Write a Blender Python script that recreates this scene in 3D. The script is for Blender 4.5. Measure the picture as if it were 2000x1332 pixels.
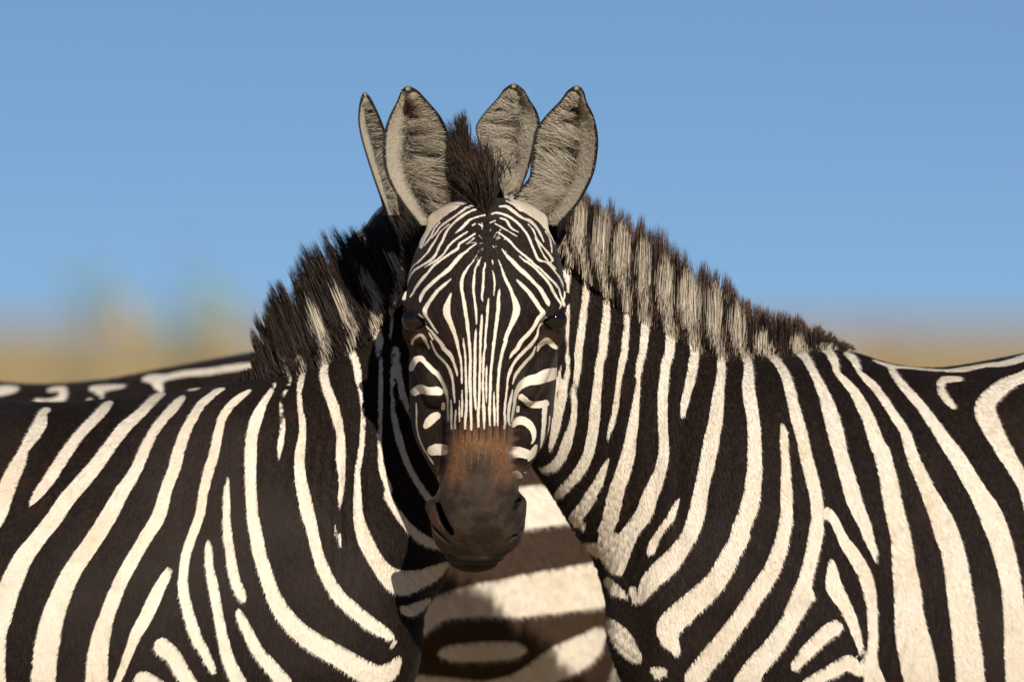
import bpy, math, random
import numpy as np
from mathutils import Vector, Matrix

for o in list(bpy.data.objects):
    bpy.data.objects.remove(o, do_unlink=True)
SC = bpy.context.scene
COL = SC.collection
rng = np.random.default_rng(7)
random.seed(7)

# ------------------------------------------------------------------ camera, sky, sun, exposure
PX = 1300.0          # picture pixels per metre in the subject plane
DIST = 21.0          # camera to subject plane
ZC = 1.32            # camera height
cam_d = bpy.data.cameras.new('camera')
cam = bpy.data.objects.new('camera', cam_d)
COL.objects.link(cam)
cam.location = (0, -DIST, ZC)
cam.rotation_euler = (math.radians(90), 0, 0)
cam_d.sensor_width = 36.0
cam_d.lens = 36.0 * DIST / (2000.0 / PX)
cam_d.clip_start = 0.5
cam_d.clip_end = 20000
cam_d.dof.use_dof = True
cam_d.dof.focus_distance = DIST - 0.15
cam_d.dof.aperture_fstop = 4.0
SC.camera = cam

SUN_AZ, SUN_EL = math.radians(14.0), math.radians(27.0)
sun_dir = Vector((math.sin(SUN_AZ) * math.cos(SUN_EL), -math.cos(SUN_AZ) * math.cos(SUN_EL), math.sin(SUN_EL)))
sd_ = bpy.data.lights.new('sun', 'SUN')
sun = bpy.data.objects.new('sun', sd_)
COL.objects.link(sun)
sd_.energy = 4.8
sd_.angle = math.radians(0.53)
sd_.color = (1.0, 0.93, 0.82)
sun.rotation_euler = sun_dir.to_track_quat('Z', 'Y').to_euler()
sun.location = (6, -20, 14)

world = bpy.data.worlds.new('World')
SC.world = world
world.use_nodes = True
wn = world.node_tree.nodes
wl = world.node_tree.links
wn.clear()
w_out = wn.new('ShaderNodeOutputWorld')
w_bg = wn.new('ShaderNodeBackground')
w_sky = wn.new('ShaderNodeTexSky')
w_sky.sky_type = 'NISHITA'
w_sky.sun_disc = False
w_sky.sun_elevation = SUN_EL
w_sky.sun_rotation = math.pi - SUN_AZ
w_sky.air_density = 1.0
w_sky.dust_density = 0.0
w_sky.ozone_density = 5.2
w_sky.altitude = 0
w_tc = wn.new('ShaderNodeTexCoord')
w_add = wn.new('ShaderNodeVectorMath'); w_add.operation = 'MULTIPLY_ADD'
w_add.inputs[1].default_value = (1, 1, 3.2); w_add.inputs[2].default_value = (0, 0, 0.148)      # clear highland air: the deep blue reaches far down
w_nrm = wn.new('ShaderNodeVectorMath'); w_nrm.operation = 'NORMALIZE'
wl.new(w_tc.outputs['Generated'], w_add.inputs[0])
wl.new(w_add.outputs[0], w_nrm.inputs[0])
wl.new(w_nrm.outputs[0], w_sky.inputs['Vector'])
wl.new(w_sky.outputs[0], w_bg.inputs[0])
w_bg.inputs[1].default_value = 0.085
wl.new(w_bg.outputs[0], w_out.inputs[0])

SC.render.engine = 'CYCLES'
SC.cycles.use_denoising = True
SC.cycles.max_bounces = 6
SC.view_settings.view_transform = 'Standard'
SC.view_settings.look = 'None'
SC.view_settings.exposure = 0.0
SC.view_settings.gamma = 1.0
SC.view_settings.use_curve_mapping = False

# ------------------------------------------------------------------ stripe tracks: centre x, centre y, width along each pale stripe, or lit patch or edge painted as one
TR_A = '''
1096.7,433.4,6.1 1094.3,455.5,3.7 1102.8,477.5,4.9 1110.2,502,9.8 1110.2,531.4,9.8 1110.2,568.1,6.9 1109,604.8,6.9 1107.7,629.3,9.8 1106.5,653.8,9.8 1106.5,686.1,7.3 1108.5,704.5,7.3 1111,724.1,7.3 1103.6,746.1,12.2 1098.8,773,17.1 1091.4,802.4,18.4 1084.1,839.1,17.1 1076.7,870.9,9.8 1071.8,883.2,3.7
1088.2,482.4,7.3 1094.3,516.7,7.3 1104.1,546,4.9
1092.6,694.7,4.4 1093.9,719.2,4.4 1089,743.6,8.6 1084.1,773,6.1 1080.4,795.1,3.7
1135.9,396.7,14.7 1133.4,433.4,22 1128.5,462.8,22 1133.4,487.3,13.5 1140.8,516.7,11 1144.5,548.5,12.2 1144.5,575.4,13.5 1140.8,604.8,13.5 1137.1,634.2,14.7 1133.4,661.1,14.7 1129.8,686.1,15.9 1129.4,709.4,13.5 1125.7,738.8,11 1122,765.7,9.8 1122,795.1,11 1119.6,822,13.5 1111,851.4,18.4 1103.6,875.8,20.8 1093.9,895.4,19.6 1081.6,910.1,18.4 1064.5,917.5,12.2 1054.7,915,7.3
1180,409,14.7 1177.5,428.5,24.5 1175.1,457.9,24.5 1170.2,497.1,23.3 1175.1,519.1,14.7 1180,543.6,12.2 1183.6,573,12.2 1184.8,599.9,13.5 1183.6,626.8,15.9 1180,653.8,17.1 1177.5,686.1,17.1 1171,709.4,15.9 1168.5,741.2,17.1 1164.8,773,18.4 1162.4,802.4,20.8 1160,831.8,20.8 1155.1,861.2,20.8 1147.7,890.5,20.8 1135.5,915,20.8 1118.3,937,19.6 1101.2,954.2,19.6 1089,968.9,14.7
1216.7,440.8,17.1 1216.7,470.2,29.4 1215.4,502,31.8 1214.2,526.5,26.9 1219.1,553.4,14.7 1222.8,580.3,11 1224,609.7,11 1224,639.1,11 1221.6,663.5,13.5 1220.3,686.1,13.5 1215,709.4,13.5 1210.1,736.3,11 1206.5,763.2,9.8 1204,787.7,11 1199.1,812.2,11 1191.8,839.1,9.8 1186.9,857.5,3.7
1188.1,894.2,3.7 1180.8,912.6,11 1169.7,939.5,18.4 1155.1,966.4,22 1137.9,993.3,24.5 1125.7,1013.3,26.9 1137.9,1028,14.7
1260.7,465.3,14.7 1259.5,487.3,23.3 1257.1,519.1,24.5 1255.8,543.6,23.3 1255.8,573,17.1 1259.5,595,13.5 1260.7,624.4,14.7 1259.5,653.8,15.9 1255.8,686.1,13.5 1249.3,711.8,13.5 1245.6,741.2,11 1244.4,768.1,11 1240.7,797.5,14.7 1237.1,826.9,19.6 1232.2,856.3,22 1227.3,885.6,26.9 1218.7,915,28.2 1208.9,944.4,29.4 1201.6,968.9,30.6 1194.2,1006.1,31.8 1184.4,1035.4,29.4 1191.8,1059.9,41.6 1194.2,1081.9,41.6 1201.6,1103.9,29.4 1211.4,1118.6,12.2
1145.3,1067.2,14.7 1162.4,1072.1,24.5 1186.9,1074.5,34.3
1302.4,502,14.7 1301.1,526.5,24.5 1298.7,555.8,28.2 1297.5,580.3,26.9 1302.4,607.2,19.6 1307.2,629.3,15.9 1309.7,653.8,18.4 1308.5,686.1,18.4 1300.7,711.8,18.4 1297,743.6,18.4 1294.6,773,19.6 1294.6,802.4,19.6 1294.6,831.8,19.6 1297,861.2,19.6 1295.8,890.5,22 1289.7,917.5,24.5 1279.9,944.4,28.2 1267.7,973.8,30.6 1255.4,1006.1,31.8 1233.4,1035.4,31.8 1218.7,1062.3,36.7 1208.9,1091.7,36.7 1208.9,1111.3,22
1344,536.3,22 1348.9,568.1,39.2 1347.6,595,39.2 1346.4,617,31.8 1350.1,639.1,17.1 1355,658.7,17.1 1357.4,686.1,15.9 1355.8,704.5,19.6 1350.9,733.9,18.4 1343.5,763.2,15.9 1337.4,787.7,14.7 1332.5,813.4,8.6
1325.2,973.8,4.9 1316.6,990.9,12.2 1311.7,1006.1,14.7 1292.1,1032.9,13.5 1278.7,1055,15.9 1271.3,1072.1,15.9 1267.7,1081.9,7.3
1397.8,560.7,22 1400.3,587.7,29.4 1399,617,29.4 1395.4,641.5,24.5 1397.8,666,14.7 1405.2,686.1,13.5 1409.6,699.6,14.7 1409.6,729,17.1 1404.7,760.8,20.8 1401.1,792.6,25.7 1397.4,822,28.2 1391.3,851.4,29.4 1385.2,880.7,31.8 1379,912.6,29.4 1371.7,944.4,28.2 1365.6,973.8,29.4 1359.5,1006.1,31.8 1348.4,1037.8,31.8 1333.8,1062.3,31.8 1316.6,1086.8,36.7 1294.6,1108.8,41.6 1275,1128.4,36.7 1260.3,1150.4,26.9 1253,1170,12.2
1235.8,1150.4,14.7 1240.7,1172.5,12.2
1441.6,596.7,17.1 1440.4,633.4,24.5 1440.4,657.9,24.5 1447.7,682.4,14.7 1461.2,704.4,17.1 1463.6,728.9,19.6 1462.4,755.8,24.5 1466.1,785.2,25.7 1471,817,24.5 1473.4,853.8,25.7 1473.4,882.4,28.2 1473.4,911.8,29.4 1471,941.2,31.8 1466.1,975.4,34.3 1456.3,1007.2,34.3 1444.1,1036.6,34.3 1446.5,1045.2,35.5 1426.9,1079.4,36.7 1412.2,1108.8,39.2 1395,1135.7,41.6 1372.9,1157.8,44.1 1348.4,1179.8,46.5 1324,1201.8,49 1304.4,1223.9,46.5 1306.8,1245.9,34.3 1319.1,1265.5,19.6 1321.5,1277.7,7.3
1490.6,653,17.1 1489.4,680,20.8 1505.3,692.2,14.7 1522.4,709.3,15.9 1534.6,731.4,18.4 1544.4,763.2,20.8 1550.6,792.6,22 1559.1,824.4,24.5 1568.9,861.1,23.3 1573.8,887.3,24.5 1581.2,916.7,25.7 1588.5,946,25.7 1594.6,975.4,24.5 1595.8,1004.8,24.5 1595.8,1029.3,25.7 1594.6,1035.4,29.4 1589.7,1064.8,28.2 1582.4,1094.1,26.9 1575,1121.1,26.9 1568.9,1145.5,31.8 1564,1165.1,41.6 1551.8,1192,36.7 1537.1,1219,36.7 1520,1245.9,36.7 1500.4,1272.8,39.2 1475.9,1299.8,41.6 1456.3,1332.1,49
1571.4,1155.3,29.4 1593.4,1166.3,4.9
1527.3,828.5,7.3 1531,843.2,14.7 1532.2,872.6,15.9 1534.1,906.9,17.1 1535.1,941.2,20.8 1535.9,973,23.3 1535.9,1004.8,24.5 1529.7,1042.7,26.9 1520,1077,29.4 1507.7,1108.8,31.8 1490.6,1138.2,34.3 1471,1165.1,34.3 1451.4,1196.9,34.3 1429.4,1226.3,35.5 1407.3,1255.7,36.7 1395,1270.4,39.2 1375.4,1294.9,39.2 1355.8,1321.8,41.6
1559.1,662.8,12.2 1559.1,680,19.6 1573.8,694.6,17.1 1586,716.7,15.9 1598.3,741.2,17.1 1610.5,768.1,22 1620.3,797.5,28.2 1627.7,824.4,30.6 1635,853.8,31.8 1641.1,882.4,28.2 1649.7,911.8,29.4 1658.3,941.2,30.6 1666.8,970.5,30.6 1676.6,997.5,28.2 1688.9,1024.4,24.5 1696.2,1050.1,19.6 1706,1074.5,14.7 1713.3,1099,6.1
1615.4,993.8,9.8 1622.8,1004.8,17.1 1635,1026.8,18.4 1647.2,1053.8,20.8 1659.5,1072.1,25.7 1676.6,1099,26.9 1688.9,1123.5,26.9 1696.2,1150.4,25.7 1701.1,1182.3,22 1703.5,1214.1,19.6 1703.5,1245.9,19.6 1701.1,1275.3,19.6 1701.1,1299.8,26.9 1706,1332.1,44.1
1603.2,680,4.9 1620.3,684.8,14.7 1632.6,704.4,17.1 1637.5,726.5,11 1649.7,741.2,14.7 1669.3,763.2,18.4 1684,787.7,23.3 1696.2,814.6,24.5 1706,841.5,26.9 1715.8,870.9,29.4 1722.4,880.3,31.8 1729.7,909.7,33 1737.1,941.5,35.5 1744.4,986.1,36.7 1757.9,1042.7,39.2 1762.8,1079.4,42.8 1766.5,1116.2,47.7 1771.4,1152.9,52.6 1773.8,1189.6,55.1 1777.5,1226.3,63.6 1785.3,1263,68.5 1793.4,1299.8,69.8 1799.5,1332.1,67.3
1657,691,9.8 1671.7,702,14.7 1677.8,716.7,12.2 1679.1,724,7.3 1693.8,738.7,13.5 1713.3,758.3,15.9 1730.5,782.8,15.9 1747.6,809.7,17.1 1762.3,831.7,18.4 1771.4,848.5,19.6 1778.7,875.4,23.3 1788.5,904.8,24.5 1803.2,936.6,28.2 1815.4,963.5,30.6 1835,1006,41.6 1847.2,1037.8,46.5 1859.5,1072.1,46.5 1866.8,1108.8,47.7 1871.7,1143.1,49 1876.6,1177.4,51.4 1881.5,1214.1,51.4 1886.4,1250.8,53.9 1891.3,1287.5,55.1 1895,1332.1,57.5
1710.2,704.1,4.4 1727.3,710.2,5.4 1744.4,715.1,7.8 1759.1,717.5,5.4 1786,719.2,4.4 1820.3,722.9,4.4 1857,724.6,5.4 1893.8,721.7,9.8 1930.5,714.3,7.8 1962.3,711.9,10.3 2000,702.8,12.2 2040.6,686.9,12.2 2114.1,664.9,12.2
1744.4,717.5,12.2 1751.8,733.4,13.5 1768.9,755.5,15.9 1788.5,777.5,18.4 1808.1,802,19.6 1825.2,826.5,22 1842.4,853.4,25.7 1861.9,880.3,29.4 1879.1,907.2,31.8 1896.2,936.6,33 1913.3,966,35.5 1935.4,1006,45.3 1958.6,1072.1,42.8 1974.5,1143.1,40.4 1980.7,1214.1,42.8 1983.1,1275.3,44.1 1985.6,1332.1,44.1
2163,684.5,22 2077.4,706.5,22 2000,738.3,22 1972.1,750.6,26.9 1947.6,767.7,31.8 1930.5,787.3,36.7 1928,806.9,41.6 1940.3,836.3,39.2 1955,865.6,34.3 1972.1,895,31.8 1989.2,924.4,29.4 2006.4,953.8,31.8 2025.9,1025.6,34.3 2040.6,1103.9,36.7 2048,1201.8,39.2 2052.9,1332.1,41.6
1881.5,740.8,9.8 1864.4,740.8,12.2 1844.8,744.5,14.7 1842.4,762.8,15.9 1852.1,780,14.7 1865.6,794.6,11
1622.8,1096.6,12.2 1625.2,1116.2,22 1627.7,1143.1,31.8 1637.5,1162.7,29.4 1652.1,1187.2,24.5 1663.2,1211.6,20.8 1671.7,1238.6,17.1 1679.1,1263,12.2 1684,1287.5,7.3 1685.2,1312,6.1
1630.1,1223.9,29.4 1610.5,1236.1,28.2 1590.9,1255.7,26.9 1571.4,1275.3,25.7 1551.8,1299.8,19.6
1676.6,1312,14.7 1657,1292.4,29.4 1630.1,1304.7,26.9 1603.2,1319.3,24.5 1576.3,1334,22
1186.9,1133.3,14.7 1201.6,1150.4,22 1221.2,1162.7,12.2
1189.3,1214.1,17.1 1206.5,1236.1,36.7 1226,1260.6,36.7 1243.2,1282.6,22
1275,1307.1,14.7 1294.6,1309.5,17.1 1279.9,1319.3,9.8
'''
TR_B = '''
69.8,813.4,7.3 80.8,804.8,14.7 91.8,800.4,7.3
76.4,817.6,23.3 72.9,831.8,26.4 60,853.8,25.7 44.1,878.3,17.6 36.7,900.3,26.9 22,929.7,31.8 7.3,968.9,34.3 -4.9,1006.1,34.3 -17.1,1025.6,31.8
214.2,785.3,4.9 203.2,795.1,18.4 181.2,819.5,19.6 151.8,851.4,20.8 122.4,893,23.3 97.9,932.1,23.3 75.9,961.5,19.6 60,983.5,7.3
315.8,770.6,7.3 301.1,777.9,17.1 269.3,809.7,19.6 237.5,839.1,24.5 210.5,875.8,25.7 186,910.1,28.2 156.7,944.4,29.4 127.3,978.7,30.6 110.2,1006.1,31.8 73.4,1052.5,31.8 47.7,1086.8,36.7 29.4,1123.5,40.4 14.7,1162.7,41.6 4.9,1201.8,40.4 -4.9,1238.6,36.7 -7.3,1332.1,36.7
355,776.7,9.8 342.7,790.2,18.4 318.2,817.1,18.4 298.7,844,18.4 284,873.4,20.8 271.7,902.8,22 257,932.1,24.5 237.5,961.5,28.2 213,1006.1,31.8 186,1050.1,33 156.7,1091.7,34.3 134.6,1128.4,36.7 120,1162.7,39.2 105.3,1201.8,44.1 97.9,1238.6,46.5 90.6,1275.3,47.7 85.7,1332.1,46.5
436.7,759.6,4.9 422,764.5,12.2 404.9,777.9,14.7 391.7,790.2,15.9 374.5,817.1,18.4 359.9,846.5,20.8 347.6,883.2,23.3 340.3,915,23.3 325.6,951.7,23.3 310.9,1006.1,26.9 288.9,1042.7,25.7 264.4,1084.3,25.7 242.4,1123.5,26.9 225.2,1162.7,28.2 210.5,1201.8,29.4 199.5,1238.6,35.5 193.4,1275.3,39.2 189.7,1332.1,44.1
489.4,760.8,4.9 468.5,775.5,13.5 446.5,795.1,15.9 431.8,819.5,15.9 424.5,851.4,18.4 417.1,888.1,19.6 407.3,919.9,20.8 397.6,961.5,18.4 390.2,1006.1,18.4 377,1042.7,18.4 364.7,1079.4,18.4 359.9,1111.3,18.4 358.6,1148,20.8 364.7,1177.4,20.8 374.5,1214.1,22 386.8,1248.4,22 400,1270.4,18.4 409.8,1292.4,17.1 420.8,1314.4,9.8
444.1,933.4,6.1 442.8,954.2,12.2 442.8,1006.1,14.7 445.3,1042.7,17.1 450.2,1079.4,18.4 455.1,1111.3,19.6 462.4,1138.2,20.8 473.4,1162.7,18.4 480.8,1172.5,7.3
407.3,1056.2,7.3 408.6,1069.6,14.7 409.8,1103.9,15.9 417.1,1140.6,19.6 423.3,1177.4,19.6 430.6,1214.1,19.6 436.7,1245.9,20.8 445.3,1280.2,23.3 458.8,1314.4,26.9 468.5,1332.1,29.4
535.9,749.8,4.9 527.3,765.7,11 515.1,785.3,14.7 500.4,817.1,22 491.8,851.4,22 489.4,888.1,23.3 489.4,924.8,22 490.6,961.5,22 494.2,1006.1,23.3 500.4,1042.7,25.7 507.7,1079.4,25.7 517.5,1111.3,26.9 529.7,1148,28.2 546.9,1184.7,31.8 568.9,1214.1,34.3 595.8,1238.6,36.7 632.6,1263,39.2 669.3,1282.6,40.4 706,1304.7,44.1 737.8,1316.9,41.6 762.3,1307.1,31.8 779.4,1285.1,14.7
464.9,1190.8,9.8 473.4,1209.2,18.4 488.1,1238.6,20.8 505.3,1270.4,23.3 529.7,1299.8,26.9 556.7,1332.1,29.4
544.4,689.8,2 554.2,709.4,2.9 564,738.8,6.1 559.1,760.8,6.1 550.6,775.5,7.3 549.3,802.4,8.6 551.8,826.9,9.8 549.3,856.3,11 546.9,875.8,11 545.7,895.4,2.4
583.6,699.6,4.9 592.2,716.7,9.8 587.3,741.2,12.2 582.4,765.7,11 584.8,792.6,11 589.7,822,12.2 590.5,846.5,13.5 587.3,875.8,18.4 584.8,907.7,19.6 588.5,941.9,23.3 595.8,973.8,25.7 603.2,1006.1,25.7 611.8,1037.8,22 617.9,1067.2,22 627.7,1096.6,23.3 639.9,1126,24.5 659.5,1157.8,25.7 684,1182.3,26.9 710.9,1204.3,26.9 737.8,1223.9,24.5 757.4,1236.1,19.6 767.2,1244.7,9.8
600.2,580.2,12 609.2,610.2,24 621.2,640.2,27 633.2,667.3,24 635,699.6,14.7 631.3,729,15.9 637.5,758.3,18.4 649.7,790.2,19.6 659.5,822,18.4 664.4,851.4,15.9 665.6,880.7,18.4 666.8,912.6,15.9 668.1,944.4,12.2 664.4,968.9,9.8 663.2,988.4,4.9
655.8,1024.4,2.9 660.7,1045.2,9.8 666.8,1064.8,3.7
651.2,568.2,15 666.2,598.2,27 681.2,628.2,27 690.2,649.2,18 685.2,680,13.5 695,709.4,14.7 698.7,733.9,13.5 702.3,758.3,9.8 704.8,775.5,6.1 708,797.5,7.3 708.9,826.9,9.8 707.2,861.2,11 703.5,888.1,11 698.7,915,11 697.4,949.3,13.5 699.9,1006.1,19.6 707.2,1035.4,26.9 720.7,1067.2,29.4 737.8,1096.6,29.4 757.4,1121.1,36.7 786,1136.4,48.7 823.3,1127.8,34.4 849.1,1116.3,28.7 872,1101.9,11.5
708.3,532.1,12 720.3,559.2,18 735.3,583.2,18 735.3,604.2,18 733.8,634.2,16.5 739.8,664.3,15 739,689.8,9.3 741.5,709.4,9.8 742.7,741.2,9.8 742.7,777.9,9.8 741.5,826.9,8.6 741.5,863.6,8.6 742.7,893,9.8 748.8,924.8,12.2 759.9,954.2,13.5 755.9,964.3,13.8 771.7,993,13.8 800.3,1030.3,17.2 829,1053.2,18.6 860.6,1064.7,17.2
762.3,499.1,15 777.3,526.1,18 784.8,553.2,12 774.3,577.2,12 771.3,595.2,9 765.3,619.2,6 761.1,680,4.9 764.7,741.2,4.9 767.2,777.9,7.3 769.6,814.6,11 778.2,851.4,13.5 789.2,888.1,12.2 805.1,923.3,11.8 823.5,952.2,13.1 841.9,978.5,13.1
777,680,9.8 778.2,716.7,11 781.9,748.5,12.2 789.2,777.9,12.2 805.1,818.2,5.8
783.1,1185.1,8.6 800.3,1190.8,22.9 820.4,1182.2,20.1 837.6,1170.8,8.6
757.3,1274,2.9 774.5,1248.2,6.3
318.2,1260.6,34.3 340.3,1280.2,30.6 355,1307.1,29.4 372.1,1332.1,29.4
281.5,1326.7,36.7 306,1348.7,49 330.5,1378.1,49
331.7,1107.6,7.3 328,1118.6,17.1 313.3,1145.5,23.3 298.7,1177.4,25.7 284,1206.7,25.7 269.3,1233.7,23.3 257,1263,18.4 247.2,1287.5,17.1 235,1319.3,14.7 227.7,1332.1,12.2
364.7,763.2,3.7 377,760.8,4.9 389.2,758.8,2.4
'''
TR_C = '''
-29.4,765.7,14.7 -4.9,763.2,19.6 17.1,760.8,14.7 29.4,759.6,4.9
85.7,763.2,7.3 102.8,760.8,11 120,762,12.2 117.5,775.5,14.7 97.9,781.6,7.3 75.9,780.9,3.7
168.9,759.6,7.3 186,760.8,15.9 210.5,757.1,10.3 239.9,754.7,4.9
188.5,763.2,18.4 192.2,777.9,9.8
276.6,741.2,9.8 293.8,740,18.4 303.5,751,18.4 309.7,765.7,11
293.8,738.8,14.7 318.2,737.5,12.2 355,730.2,12.2 400,726.5,13.5 449,719.2,13.5 497.9,713,12.2 571.4,704.5,12.2
843.3,1021.7,71.7 900.7,1004.5,77.4 958,993,83.1 1015.4,991.6,83.1 1072.7,985.8,80.3 1130,978.7,80.3
788.9,1259.6,17.2 814.7,1225.2,40.1 857.7,1188,48.7 929.4,1171.3,63.1 986.7,1166.5,73.1 1029.7,1160.7,81.7 1101.4,1150.7,86 1170.2,1140.7,88.9
860.6,1274,14.3 886.4,1274,31.5 943.7,1271.1,37.3 1001,1268.2,31.5 1018.2,1268.2,20.1
786,1319.8,11.5 820.4,1325.6,17.2 900.7,1337,25.8 958,1342.8,31.5 1015.4,1331.3,40.1 1058.4,1311.2,57.3 1101.4,1288.3,65.9 1144.4,1265.4,57.3 1170.2,1236.7,28.7
'''
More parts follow.
